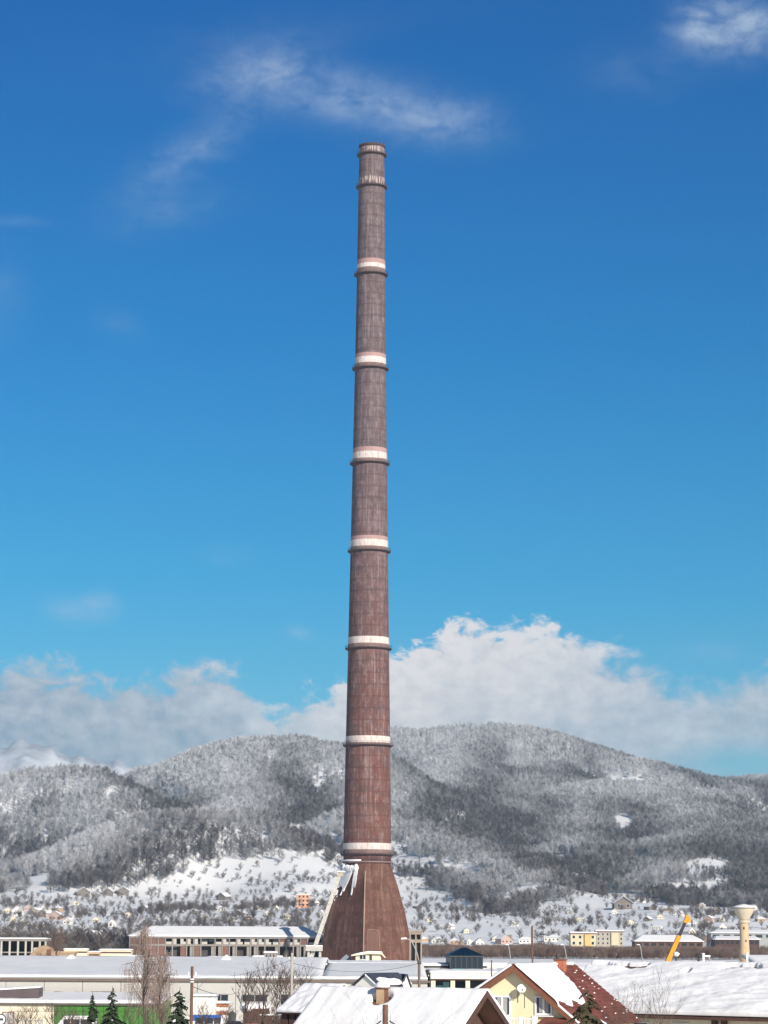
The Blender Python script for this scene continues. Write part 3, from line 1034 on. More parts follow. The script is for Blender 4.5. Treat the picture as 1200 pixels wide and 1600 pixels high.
def base_px(px, py, out=0.15):
    """point of the left flank of the base seen at a picture position"""
    best, bd = None, 1e9
    for th in np.arange(-110, 0, 1.0):
        p = base_pt(th, py)
        d = abs(to_pix(p.x + CHX, p.y + CD, p.z)[0] - px)
        if d < bd:
            best, bd, bt = p, d, th
    return best + Vector((math.sin(R(bt)) * out, -math.cos(R(bt)) * out, out * .4))


rnd = random.Random(4)
for x0, y0, x1, y1, w in [(540, 1356, 517, 1416, 3.5), (543, 1356, 520, 1412, 4.0), (547, 1356, 525, 1408, 4.0), (550, 1356, 533, 1400, 3.5), (553, 1356, 538, 1394, 3.0),
                          (557, 1357, 550, 1400, 2.4), (545, 1356, 530, 1388, 5.0), (552, 1356, 541, 1382, 4.5), (559, 1358, 555, 1388, 1.8)]:
    st = MB()
    w *= 1.45
    nseg = 9
    pts = []
    for k in range(nseg + 1):
        t = k / nseg
        ww_ = w * (1 - .75 * t ** 1.5) * (1 + rnd.uniform(-.25, .25))
        px_, py_ = x0 + (x1 - x0) * t, y0 + (y1 - y0) * t
        pts.append((px_ - ww_ / 2, px_ + ww_ / 2, py_))
    for (a0, b0, p0), (a1, b1, p1) in zip(pts, pts[1:]):
        lo = [base_px(a0, p0, .3), base_px(a1, p1, .3), base_px(b1, p1, .3), base_px(b0, p0, .3)]
        hi = [base_px(a0, p0, .75), base_px(a1, p1, .75), base_px(b1, p1, .75), base_px(b0, p0, .75)]
        st.hexa(lo, hi)
    st.build('snow_streak', SNOW, ch)


hs = MB()
rnd = random.Random(3)
for k in range(9):
    p = base_px(530 + k * 3.4, 1356 + rnd.uniform(0, 3), .4)
    hs.blob(tuple(p), (1.2, 1.2, 1.0 + rnd.random()), k)
hs.build('snow_mass', SNOW, ch, smooth=True, kind='stuff')


def face_bars(name, th_py, r, mt):
    mb = MB()
    pts = [base_pt(t, p, .25) for t, p in th_py]
    for a, b in zip(pts, pts[1:]):
        mb.tube(a, b, r, r, 5)
    return mb.build(name, mt, ch)


PALE = mat('pale_lime_concrete', (0.33, 0.23, 0.17), 0.9, 0.2, 0.4, 0.1)
face_bars('corner_rib', [(-3.5, p) for p in range(1362, 1500, 12)], .28, PALE)
face_bars('portal_frame', [(2, 1484), (2, 1453), (14, 1453), (22, 1455), (22, 1484)], .14, PALE)
pd_ = MB()
pd_.face([base_pt(t, p, .12) for t, p in ((3, 1484), (21, 1484), (21, 1456), (3, 1454))])
o = pd_.build('portal', mat('portal_panel', (0.15, 0.08, 0.06), 0.9, 0.2, 0.5, 0.1), ch)

TANC = mat('tan_grey_concrete', (.45, .38, .30), .9, .12, .6, .1)
# inclined gallery up the left flank of the base
ga = thing('flue_gallery', 'light grey inclined gallery climbing the left side of the chimney base', 'conveyor gallery', (at(489, 1500, 1062).x, 1062, 0))
gl = lambda px, py, d: at(px, py, d) - Vector(ga.location)
p0, p1 = gl(483, 1506, 1062), gl(530.5, 1368, 1066)
ax = (p1 - p0).normalized()
u_ = Vector((0, 1, 0)); w_ = ax.cross(u_).normalized()
tb = MB()
nb = 9
for k in range(nb):
    a, b = p0 + (p1 - p0) * (k / nb), p0 + (p1 - p0) * ((k + .97) / nb)
    pr = [(-.82, -1.3), (.82, -1.3), (.82, 1.3), (-.82, 1.3)]
    MB_ = MB()
    MB_.hexa([a + w_ * s + u_ * t for s, t in pr], [b + w_ * s + u_ * t for s, t in pr])
    MB_.build('gallery_panel', CONCL, ga)
MB().hexa([p1 + Vector(v) for v in ((-.9, -1.5, -.4), (1.6, -1.5, -.4), (1.6, 2, -.4), (-.9, 2, -.4))], [p1 + Vector(v) for v in ((-.6, -1.5, 1.3), (1.6, -1.5, 1.3), (1.6, 2, 1.7), (-.6, 2, 1.7))]).build('head_house', TANC, ga)
hs = MB()
for k in range(5):
    hs.blob((p1.x - .8 + k * .6, p1.y - .4, p1.z + 1.5 + .15 * (k % 2)), (.8, 1.9, .45), k)
hs.build('snow_cap', SNOW, ga, smooth=True)
q0, q1 = gl(478, 1482, 1060), gl(504, 1482, 1060)
MB().box(q0.x, q1.x, -2.5, 2, q0.z - 1.0, q0.z + .9).build('bridge', CONCL, ga)
MB().box(q0.x, q1.x, -2.6, 2.1, q0.z + .9, q0.z + 1.35).build('snow_cover', SNOW, ga)
for px in (482, 500):
    c = gl(px, 1500, 1060)
    MB().box(c.x - .5, c.x + .5, -1.5, -.7, 0, q0.z - 1.0).build('support_leg', CONCL, ga)


# ------------------------------------------------------------------ large industrial buildings
def roof_long(root, X0, X1, y_f, y_b, ze, zr_, snow, mt, seed, th=.25, ov=.4, hip=0.0):
    """pitched roof along x: eaves at y_f and y_b, ridge half way"""
    ym = (y_f + y_b) / 2
    rb = MB()
    rb.slab((X0, y_f - ov, ze - .08), (X1, y_f - ov, ze - .08), (X1 - hip, ym, zr_ - .04), (X0 + hip, ym, zr_ - .04), .06)
    rb.slab((X1, y_b + ov, ze - .08), (X0, y_b + ov, ze - .08), (X0 + hip, ym, zr_ - .04), (X1 - hip, ym, zr_ - .04), .06)
    ro = rb.build('roof', mt, root)
    sb = MB()
    snow_sheet(sb, (X0, y_f - ov, ze), (X1, y_f - ov, ze), (X1 - hip, ym, zr_ + .04), (X0 + hip, ym, zr_ + .04), th, int((X1 - X0) / .8), 18, .06, seed, fx=.5, fy=.8)
    snow_sheet(sb, (X1, y_b + ov, ze), (X0, y_b + ov, ze), (X0 + hip, ym, zr_ + .04), (X1 - hip, ym, zr_ + .04), th, 20, 5, .03, seed + 1)
    if hip:
        for xa, xr, s in ((X0, X0 + hip, 1), (X1, X1 - hip, -1)):
            a, b = ((xa, y_b + ov, ze), (xa, y_f - ov, ze)) if s > 0 else ((xa, y_f - ov, ze), (xa, y_b + ov, ze))
            sb.slab(a, b, (xr, ym + .01, zr_), (xr, ym, zr_), th)
    sb.build('snow_cover', snow, ro, smooth=True)
    return ro


# long hall in front of the chimney
hd0 = 310.0
hx0, hx1 = at(-170, 1528, hd0).x, at(668, 1528, hd0).x
hz_e = at(300, 1529, hd0).z
hz_r = at(300, 1497, 345).z
hall = thing('factory_hall', 'long low beige factory hall under a broad snow roof in front of the chimney', 'factory hall', (0, hd0, 0))
MB().box(hx0, hx1, .15, 70, 0, hz_e - .1).build('wall', OFFWALL, hall)
npan = 14
pw = (hx1 - hx0) / npan
for k in range(npan):
    MB().box(.03, pw - .03, 0, .14, .05, hz_e - .35).build('wall_panel', OFFWALL, hall, loc=(hx0 + k * pw, 0, 0))
MB().box(hx0 - .3, hx1 + .3, -.35, -.01, hz_e - .34, hz_e - .12).build('gutter', mat('brown_gutter', (0.17, 0.12, 0.10), .6, .15, 1, 0), hall)
hxs = at(502, 1528, hd0).x
roof_long(hall, hx0, hxs, 0, 70, hz_e, hz_r, SNOWTHIN, GREYM, 3, .28)
roof_long(hall, hxs + .02, hx1, 0, 70, hz_e, at(600, 1507.5, 345).z, SNOWTHIN, GREYM, 4, .28)
sl_ = MB()
snow_sheet(sl_, (hx0, -.55, hz_e + .1), (hx1, -.55, hz_e + .1), (hx1, .5, hz_e + .2), (hx0, .5, hz_e + .2), .22, 160, 4, .05, 9, fx=.7)
sl_.build('snow_lip', SNOW, hall, smooth=True)
for px in (110, 353):                               # little snowy ridge gables
    c = at(px, 1501, 338) - Vector((0, hd0, 0))
    w = 1.05
    gmb = MB().prism([(c.x - w, c.z - .3), (c.x + w, c.z - .3), (c.x, c.z + .75)], c.y - .2, c.y + 3)
    rv = gmb.build('ridge_vent', SNOW, hall)
for a, b, y0, y1 in [(85, 122, 1549, 1553.3), (142, 181, 1549, 1553.3), (200, 244, 1549.5, 1554)]:
    l, r_2 = at(a, y0, hd0), at(b, y1, hd0)
    window(hall, (l.x + r_2.x) / 2, r_2.z, r_2.x - l.x, l.z - r_2.z, -.005, DARKM, GLASSD, False, ft=.05)
for a, b, y0, y1 in [(333, 357, 1553, 1566), (378, 418, 1553.5, 1566), (438, 464, 1553, 1570)]:
    l, r_2 = at(a, y0, hd0), at(b, y1, hd0)
    window(hall, (l.x + r_2.x) / 2, r_2.z, r_2.x - l.x, l.z - r_2.z, -.005, GREYM, GLASSD, True)

# second roof with raised snowy edge behind the hall
h2 = thing('workshop_roof_block', 'low workshop block with a raised snow-lipped roof edge behind the long hall', 'workshop', (0, 352, 0))
a, b = at(505, 1505, 352), at(760, 1507, 352)
MB().box(a.x, b.x, 0, 30, 0, a.z - .25).build('wall', OFFWALL, h2)
MB().box(a.x - .1, b.x + .1, -.25, -.02, a.z - .42, a.z - .22).build('fascia', DARKM, h2)
s = MB()
snow_sheet(s, (a.x - .2, -.3, a.z - .24), (b.x + .2, -.3, a.z - .24), (b.x + .2, 30, a.z - .2), (a.x - .2, 30, a.z - .2), .38, 60, 8, .1, 12)
s.build('snow_cover', SNOW, h2, smooth=True)

# cream cabin beyond the hall roof, blue-grey tent roof beside it
cb = thing('roof_cabin', 'small cream cabin with a curved snow-covered roof at the foot of the chimney', 'cabin', (at(574, 1500, 420).x, 420, 0))
zc0, zc1 = at(574, 1504, 420).z, at(574, 1491.5, 420).z
MB().box(-1.9, 2.2, 0, 4, 0, zc1).build('wall', CREAM, cb)
MB().box(.35, .75, -.06, -.004, zc0 + .1, zc1 - .1).build('post', DARKM, cb)
window(cb, -.75, zc0 + .45, 1.1, .8, 0, PLASTW, GLASSD)
rf = MB().prism([(-2.6, zc1 - .05), (.2, zc1 + .32), (2.4, zc1 + .3), (3.0, zc1 - .5), (2.8, zc1 - .5), (2.25, zc1 + .05), (.2, zc1 + .1), (-2.6, zc1 - .25)], -.5, 4.4).build('roof', CREAM, cb)
MB().prism([(-2.6, zc1 - .05), (-1.2, zc1 + .3), (.2, zc1 + .55), (2.3, zc1 + .5), (2.42, zc1 + .3), (.2, zc1 + .325)], -.55, 4.45).build('snow_cover', SNOW, rf)
tn = thing('pyramid_roof_hut', 'blue-grey pyramid roof peeping over the hall beside the cream cabin', 'hut', (at(541, 1500, 425).x, 425, 0))
zt = at(541, 1491, 425).z
MB().box(-.9, .9, -.9, .9, 0, zt - 1.0).build('wall', CONC, tn)
m_ = MB()
for k in range(4):
    c4 = [(-1.1, -1.1), (1.1, -1.1), (1.1, 1.1), (-1.1, 1.1)]
    p, q_ = c4[k], c4[(k + 1) % 4]
    m_.face([(p[0], p[1], zt - 1.0), (q_[0], q_[1], zt - 1.0), (0, 0, zt)])
m_.build('roof', BLUEGREY, tn)

# lean-to range in front of the hall: cream part and green part
ld = 293.0
lt = thing('lean_to_range', 'low cream and bright green lean-to range with a snow roof before the beige hall', 'lean-to', (0, ld, 0))
lx0, lxm, lx1 = at(-120, 1566, ld).x, at(85, 1566, ld).x, at(250, 1566, ld).x
lz, lzb = at(100, 1566.5, ld).z, at(100, 1553.5, 309).z
MB().box(lx0, lxm - .02, 0, 16, 0, lz - .1).build('wall', CREAM, lt, label='cream plastered wall')
MB().box(lxm, lx1, .15, 16, 0, lz - .1).build('wall', GREEND, lt, label='bright green clad wall')
npan = 15
pw = (lx1 - lxm) / npan
for k in range(npan):
    MB().box(.02, pw - .02, 0, .14, .1, lz - .12).build('green_panel', GREEN if k % 4 else GREEND, lt, loc=(lxm + k * pw, 0, 0))
MB().box(lxm, lx1, -.08, -.001, lz - .95, lz - .85).build('rail', GREEND, lt)
MB().box(lx0, lx1 + .2, -.3, -.02, lz - .3, lz - .12).build('gutter', mat('dark_gutter', (0.10, 0.085, 0.07), .6, .15, 1, 0), lt)
rb = MB().slab((lx0, -.35, lz - .1), (lx1 + .2, -.35, lz - .1), (lx1 + .2, 16.5, lzb), (lx0, 16.5, lzb), .06).build('roof', GREYM, lt)
s = MB()
snow_sheet(s, (lx0, -.4, lz - .02), (lx1 + .25, -.4, lz - .02), (lx1 + .25, 16.4, lzb + .07), (lx0, 16.4, lzb + .07), .3, 90, 14, .08, 21, fx=.6)
s.build('snow_cover', SNOW, rb, smooth=True)
c = at(13, 1583, ld)
window(lt, c.x, at(13, 1600, ld).z, 1.3, 1.35, 0, WOOD, CURTAIN)
MB().box(at(24, 1579.5, ld).x, at(84, 1579.5, ld).x, -.06, -.003, at(50, 1580.5, ld).z, at(50, 1579.3, ld).z).build('ledge', mat('stone_ledge', (.5, .44, .35), .9, .1, 1, 0), lt)

bb = thing('dark_roof_board', 'wide dark board with a snowy upper edge standing on the lean-to roof', 'board', (0, 296, 0))
l, r_2 = at(-90, 1553, 296), at(60.5, 1559, 296)
tl, tr = at(-90, 1552, 296), at(60.5, 1543.5, 296)
MB().hexa([(l.x, 0, r_2.z - .15), (r_2.x, 0, r_2.z), (r_2.x, 3.6, r_2.z), (l.x, 3.6, r_2.z - .15)], [(l.x, 0, tl.z), (r_2.x, 0, tr.z), (r_2.x, 3.6, tr.z), (l.x, 3.6, tl.z)]).build('board', MAROON, bb)
s = MB()
snow_sheet(s, (l.x, -.12, tl.z), (r_2.x, -.12, tr.z), (r_2.x, 3.6, tr.z), (l.x, 3.6, tl.z), .22, 40, 5, .05, 31)
s.build('snow_cover', SNOW, bb, smooth=True)
c = at(60.5, 1551, 296)
MB().tube((c.x, .5, c.z), (c.x + .35, .5, c.z), .06, .06).build('beam_end', DARKM, bb)
MB().box(l.x, r_2.x - .5, .3, 3.2, lz, r_2.z - .14).build('stand', MAROON, bb)

# long derelict works left of the chimney
dd0 = 1098.0
w0, w1 = at(203, 1465, dd0).x, at(503, 1465, dd0).x
ze, zr2 = at(300, 1463.5, dd0).z, at(300, 1448, dd0 + 14).z
dw = thing('derelict_works', 'long derelict two-storey works with empty openings and a snow-laden roof left of the chimney', 'derelict building', (0, dd0, 0))
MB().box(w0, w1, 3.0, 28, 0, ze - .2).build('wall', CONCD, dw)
zf = at(300, 1476.5, dd0).z
MB().box(w0, w1, -.1, 3, zf - .45, zf + .35).build('floor_slab', CONC, dw)
MB().box(w0 - .3, w1 + .3, -.3, 3, ze - .75, ze - .1).build('cornice', CONC, dw)
nb = 27
bw_ = (w1 - w0) / nb
colm = MB().box(-.24, .24, -.2, .5, 0, ze - .76).mesh('column', CONC)
rnd = random.Random(5)
for k in range(nb + 1):
    if k not in (7, 11, 16, 20):
        link('column', colm, dw, loc=(w0 + k * bw_, 0, 0))
inf_u = MB().box(.34, bw_ - .36, .1, .3, 0, 1.0).mesh('infill', CONCL)
inf_h = MB().box(.34, bw_ * .55, .1, .3, 0, ze - zf - 1.2).mesh('infill', CONCL)
inf_r = MB().box(bw_ * .45, bw_ - .36, .1, .3, 0, zf - .6).mesh('infill', CONC)
rust = MB().box(.34, bw_ - .36, .1, .3, 0, ze - zf - 1.2).mesh('infill', RUSTB)
rust2 = MB().box(.34, bw_ - .36, .1, .3, 0, zf - .5).mesh('infill', RUSTB)
pan = MB().box(.34, bw_ - .36, .5, .56, 0, 1.6).mesh('window', GLASSD)
for k in range(nb):
    x = w0 + k * bw_
    if k < 5:
        link('infill', rust, dw, loc=(x, 0, zf + .36)); link('infill', rust2, dw, loc=(x, 0, 0))
        continue
    if rnd.random() < .85:
        link('infill', inf_u, dw, loc=(x, 0, zf + .36))
    if rnd.random() < .6:
        link('infill', rnd.choice((inf_h, rust)), dw, loc=(x, 0, zf + .36)) if rnd.random() < .5 else link('infill', inf_h, dw, loc=(x, 0, zf + .36))
    if rnd.random() < .5:
        link('window', pan, dw, loc=(x, 0, zf + 1.4))
    if rnd.random() < .65:
        link('infill', rnd.choice((inf_r, rust2)), dw, loc=(x, 0, 0)) if rnd.random() < .4 else link('infill', inf_r, dw, loc=(x, 0, 0))
    if rnd.random() < .4:
        link('infill', inf_u, dw, loc=(x, 0, .1))
roof_long(dw, w0 - .5, w1 + .5, 0, 28, ze, zr2, SNOW, GREYM, 41, .5, .8, hip=9)
fl = thing('fallen_beam', 'pale broken concrete beam leaning across the derelict works', 'beam', (0, 1100, 0))
a, b, c = at(236, 1475, 1100), at(270, 1479, 1100), at(312, 1473, 1100)
MB().tube((a.x, 0, a.z), (b.x, 0, b.z), .45, .45, 5).tube((b.x, 0, b.z), (c.x, 0, c.z), .45, .35, 5).build('beam', CONCL, fl)
MB().box(at(290, 1480, 1100).x - .35, at(290, 1480, 1100).x + .35, -.5, .5, 0, at(290, 1476, 1100).z).build('prop', CONCL, fl)
for k, (px0, px1, py) in enumerate([(395, 440, 1495), (325, 390, 1496), (205, 232, 1494), (418, 436, 1488)]):
    sd = thing('low_shed', ['flat snow-roofed shed before the derelict works near the chimney', 'flat snow-roofed shed before the middle of the derelict works',
                            'small snow-roofed shed at the left end of the derelict works', 'raised snowy kiosk roof before the derelict works'][k], 'shed', (at((px0 + px1) / 2, py, 900).x, 900 - k * 8, 0))
    w = (px1 - px0) / 4.5 / 2
    z = at(px0, py, 900).z
    MB().box(-w, w, 0, 6, 0, z).build('wall', CONC, sd)
    for q_ in range(3):
        MB().box(-w * .7 + q_ * w * .6, -w * .5 + q_ * w * .6, -.06, -.003, z - 1.4, z - .5).build('window', GLASSD, sd)
    s = MB()
    snow_sheet(s, (-w - .3, -.3, z), (w + .3, -.3, z), (w + .3, 6.3, z), (-w - .3, 6.3, z), .5, 14, 6, .12, 50 + k)
    s.build('snow_cover', SNOW, sd, smooth=True)

# concrete skeleton at the left edge
sk = thing('concrete_skeleton', 'open concrete frame building with pillars and flat snowy roof at the left edge', 'derelict building', (0, 860, 0))
a, b = at(-160, 1466, 860), at(72, 1466, 860)
za = a.z
MB().box(a.x, b.x, 0, 14, za - .7, za).build('roof', CONC, sk)
s = MB()
snow_sheet(s, (a.x, -.2, za), (b.x, -.2, za), (b.x, 14, za), (a.x, 14, za), .45, 40, 6, .1, 61)
s.build('snow_cover', SNOW, sk, smooth=True)
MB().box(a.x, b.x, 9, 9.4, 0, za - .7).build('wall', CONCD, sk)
MB().box(a.x, b.x, .1, 9, za - 4.6, za - 4.2).build('floor_slab', CONC, sk)
cm = MB().box(-.3, .3, 0, .6, 0, za - .71).mesh('column', CONCL)
for px in (-150, -128, -106, -84, -62, -40, -18, 2, 15, 28, 40, 50, 62, 71):
    link('column', cm, sk, loc=(at(px, 1480, 860).x, .05, 0))
rnd = random.Random(2)
im = MB().box(0, 2.0, .15, .4, 0, 1.4).mesh('infill', CONCL)
for k in range(12):
    link('infill', im, sk, loc=(a.x + rnd.uniform(0, b.x - a.x - 2), 0, rnd.choice((za - 4.2, za - 7.4))))

tb_ = thing('tan_ruin', 'broken tan brick ruin with a sloping top beside the concrete frame building', 'ruin', (0, 845, 0))
TANB = mat('tan_brick', (0.36, 0.25, 0.16), .9, .2, 1.2, .3)
pts = [at(px, py, 845) for px, py in ((46, 1492), (60, 1479), (70, 1477), (78, 1481), (82, 1487), (117, 1489), (114, 1496), (96, 1503))]
MB().prism([(pts[0].x, 0)] + [(p.x, p.z) for p in pts] + [(pts[-1].x, 0)], 0, 7).build('wall', TANB, tb_)
MB().box(at(74, 1483, 845).x, at(80, 1483, 845).x, -.3, -.01, 0, at(77, 1483, 845).z).build('pier', BRICKD, tb_)
MB().box(at(84, 1487, 845).x, at(117, 1487, 845).x, -.2, 7.2, at(100, 1488.5, 845).z, at(100, 1486.6, 845).z).build('coping', TAN, tb_)

for k, (x0, x1, yt, mt, lab) in enumerate([(100, 136, 1483.5, CREAM, 'low cream shed with snowy flat roof behind the hall, nearer the tan ruin'),
                                           (136, 152, 1488, TAN, 'short tan shed between the two long low sheds behind the hall'),
                                           (150, 200, 1484.5, CREAM, 'long low shed with snowy flat roof just left of the derelict works')]):
    sd = thing('flat_shed', lab, 'shed', (at((x0 + x1) / 2, yt, 960).x, 960 + 6 * k, 0))
    w = (x1 - x0) / 4.22 / 2
    z = at(x0, yt, 960).z
    MB().box(-w, w, 0, 6, 0, z).build('wall', mt, sd)
    MB().box(-w, w, -.12, -.003, z - 1.2, z - .7).build('band', WOODD, sd)
    s = MB()
    snow_sheet(s, (-w - .3, -.3, z), (w + .3, -.3, z), (w + .3, 6.3, z), (-w - .3, 6.3, z), .45, 14, 6, .1, 70 + k)
    s.build('snow_cover', SNOW, sd, smooth=True)

# concrete tower with two openings to the right of the chimney base
td_ = 1000.0
tw = thing('concrete_tower', 'narrow concrete tower with two window holes behind the street lamp right of the chimney', 'tower', (at(649, 1480, td_).x, td_, 0))
zt, zm = at(650, 1456, td_).z, at(650, 1468, td_).z
TCON = mat('tan_concrete', (0.34, 0.27, 0.21), .9, .18, .6, .2)
for x in (-2.3, -.1, 2.0):
    MB().box(x, x + .55, 0, 4, 0, zt).build('pillar', TCON, tw)
MB().box(-2.6, 2.8, -.15, 4.2, zt, zt + .6).build('roof_slab', TCON, tw)
MB().box(-2.3, 2.5, .1, .4, zm - 1.2, zm).build('wall_band', TCON, tw)
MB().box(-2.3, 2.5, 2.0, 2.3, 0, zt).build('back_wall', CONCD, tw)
MB().box(-2.3, 2.5, .1, .4, zt - 1.0, zt - .01).build('wall_band', TCON, tw)

# water tower
wd = 1150.0
wt_ = thing('water_tower', 'pale water tower with a funnel-shaped bowl and snow-capped lid at the right edge', 'water tower', (at(1163.6, 1500, wd).x, wd, 0))
zz = lambda py: at(1163.6, py, wd).z
WTB = mat('cream_concrete', (0.62, 0.53, 0.38), .9, .08, .4, .1, stain=((.42, .33, .2), .35))
WTS = mat('tan_shaft', (0.60, 0.43, 0.26), .9, .08, .4, .1, stain=((.42, .3, .2), .4))
s_ = 3.525
sh = MB().lathe([(8.2 / s_, -.5), (7.9 / s_, zz(1490)), (7.0 / s_, zz(1470)), (6.8 / s_, zz(1440))], 32).build('shaft', WTS, wt_, smooth=True)
MB().lathe([(7.0 / s_, zz(1443)), (8.8 / s_, zz(1441)), (8.8 / s_, zz(1438.5)), (7.2 / s_, zz(1438))], 32, caps=False).build('ring', WTB, wt_)
MB().lathe([(7.2 / s_, zz(1438)), (8.2 / s_, zz(1436)), (12.5 / s_, zz(1429)), (17.0 / s_, zz(1420)), (17.2 / s_, zz(1419))], 36).build('bowl', WTB, wt_, smooth=True)
ld_ = MB().lathe([(17.2 / s_, zz(1419.2)), (18.7 / s_, zz(1419)), (18.7 / s_, zz(1418)), (.2, zz(1413.5))], 36).build('lid', CONC, wt_)
MB().lathe([(18.8 / s_, zz(1418)), (18.6 / s_, zz(1417.0)), (12 / s_, zz(1415)), (.2, zz(1412.3))], 36).build('snow_cap', SNOW, ld_, smooth=True)
for py, a in ((1452, -10), (1472, 12), (1484, 5)):
    r3 = 7.0 / s_ + .05
    MB().box(-.3, .3, -.08, .08, 0, 1.0).build('window', DARKM, wt_, loc=(math.sin(R(a)) * r3, -math.cos(R(a)) * r3, zz(py)))

# crane
kd = 430.0
cr0 = at(1041, 1502, kd)
cr = thing('mobile_crane', 'yellow mobile crane raising a telescopic boom with black inner section behind the roofs', 'crane', (cr0.x - 2.2, kd, 0))
gl = lambda px, py: at(px, py, kd) - Vector(cr.location)
b0, b1, b2, b3 = gl(1035.5, 1520), gl(1061.5, 1462), gl(1070.5, 1442), gl(1074.5, 1433)


def boom(p, q, w0, w1, mt, name, ex=0.0):
    ax = (q - p).normalized(); u = Vector((0, 1, 0)); v = ax.cross(u).normalized()
    m = MB()
    pr = [(-.5, -.5), (.5, -.5), (.62, 0), (.5, .5), (-.5, .5)]
    k = len(pr)
    i = 0
    m.v = [tuple(p + v * s * w0 + u * t * w0) for s, t in pr] + [tuple(q + v * s * w1 + u * t * w1) for s, t in pr]
    m.f = [tuple(range(k)), tuple(range(2 * k - 1, k - 1, -1))] + [(a + k, (a + 1) % k + k, (a + 1) % k, a) for a in range(k)]
    return m.build(name, mt, cr)


foot = b0 + (b0 - b1).normalized() * ((b0.z - 2.4) / (b1 - b0).normalized().z)
boom(foot, b1, .78, .70, CRANEY, 'boom')
boom(b1, b2 + (b2 - b1) * .1, .48, .44, CRANEK, 'boom_extension')
bh = boom(b2, b3, .66, .66, CRANEY, 'boom_head')
hd_ = MB()
hd_.hexa([b3 + Vector(v) for v in ((-.45, -.35, -.6), (.55, -.35, -.85), (.55, .35, -.85), (-.45, .35, -.6))], [b3 + Vector(v) for v in ((-.3, -.35, .35), (.3, -.35, .25), (.3, .35, .25), (-.3, .35, .35))])
hd_.build('sheave_block', CRANEY, bh)
MB().tube(b3 + Vector((.7, 0, -.5)), Vector((b3.x + .7, b3.y, b3.z - 1.6)), .12, .12).build('hook_block', CRANEK, bh)
tt = MB().box(-1.4, 1.6, -1.2, 1.2, 1.5, 2.6).build('turntable', CRANEY, cr)
MB().box(-1.3, .1, -1.9, -1.21, 1.5, 3.0).build('operator_cab', CRANEK, cr)
ca = MB().box(-4.5, 4.5, -1.25, 1.25, .7, 1.45).build('carrier', CRANEK, cr)
MB().box(4.5, 6.3, -1.25, 1.25, .7, 2.6).build('driver_cab', CRANEY, cr)
wm = MB()
for k in range(1):
    n = 16
    wm.v = [(math.cos(2 * math.pi * j / n) * .6, s, math.sin(2 * math.pi * j / n) * .6 + .6) for s in (-.2, .2) for j in range(n)]
    wm.f = [tuple(range(n)), tuple(range(2 * n - 1, n - 1, -1))] + [(j + n, (j + 1) % n + n, (j + 1) % n, j) for j in range(n)]
wme = wm.mesh('wheel', TYRE)
for x in (-3.6, -2.2, 2.6, 5.2):
    for y in (-1.2, 1.2):
        link('wheel', wme, cr, loc=(x, y, 0))

# ------------------------------------------------------------------ houses of the plain edge and of the hillside
def far_house(wall, roof, W=9.0, L=10.0, he=3.4, hr=6.2, floors=1, chimney=True, name='village_house', hip=False, snow=SNOW):
    root = thing(name, '', 'house')
    hw = W / 2
    if hip:
        MB().box(-hw, hw, 0, L, -2.5, he).build('wall', wall, root)
        rm = MB()
        o_ = .5
        A, B, C, D = (-hw - o_, -o_, he), (hw + o_, -o_, he), (hw + o_, L + o_, he), (-hw - o_, L + o_, he)
        r0, r1 = (-hw * .35, L / 2, hr), (hw * .35, L / 2, hr)
        for dz, lst in ((0, rm),):
            lst.face([A, B, r1, r0]); lst.face([C, D, r0, r1]); lst.face([B, C, r1]); lst.face([D, A, r0]); lst.face([D, C, B, A])
        ro = rm.build('roof', roof, root)
        sm = MB()
        e = 1.03
        up = .3
        A, B, C, D, r0, r1 = [(p[0] * e, (p[1] - L / 2) * e + L / 2, p[2] + up) for p in (A, B, C, D, r0, r1)]
        sm.face([A, B, r1, r0]); sm.face([C, D, r0, r1]); sm.face([B, C, r1]); sm.face([D, A, r0])
        for p, q_ in ((A, B), (B, C), (C, D), (D, A)):
            sm.face([(p[0], p[1], p[2] - .28), (q_[0], q_[1], q_[2] - .28), q_, p])
        sm.build('snow_cover', snow, ro)
    else:
        MB().prism([(-hw, -2.5), (hw, -2.5), (hw, he), (0, hr), (-hw, he)], 0, L).build('wall', wall, root)
        k = (hr - he) / hw
        o_ = .6
        E = lambda s: (s * (hw + o_), he - k * o_)
        rm = MB()
        for s in (-1, 1):
            x, z = E(s)
            q4 = [(x, -o_, z + .02), (x, L + o_, z + .02), (0, L + o_, hr + .02), (0, -o_, hr + .02)]
            if s > 0:
                rm.slab(*q4, .15)
            else:
                rm.slab(q4[1], q4[0], q4[3], q4[2], .15)
        ro = rm.build('roof', roof, root)
        sm = MB()
        for s in (-1, 1):
            x, z = E(s)
            q4 = [(x, -o_, z + .19), (x, L + o_, z + .19), (0, L + o_, hr + .19), (0, -o_, hr + .19)]
            if s < 0:
                q4 = [q4[1], q4[0], q4[3], q4[2]]
            snow_sheet(sm, *q4, .28, 6, 5, .08, s + 3)
        sm.build('snow_cover', snow, ro)
    nwin = max(2, int(W / 3))
    for f_ in range(floors):
        for i in range(nwin):
            x = -hw + (i + .5) * W / nwin
            window(root, x, .9 + f_ * 2.7, 1.3, 1.4, 0, PLASTW, GLASSD, False)
    if chimney:
        c = MB().box(hw * .25, hw * .25 + .7, L * .55, L * .55 + .7, he, hr + 1.0).build('chimney', BRICKD, root)
        MB().box(hw * .25 - .1, hw * .25 + .8, L * .55 - .1, L * .55 + .8, hr + 1.0, hr + 1.25).build('snow_cap', SNOW, c)
    return root


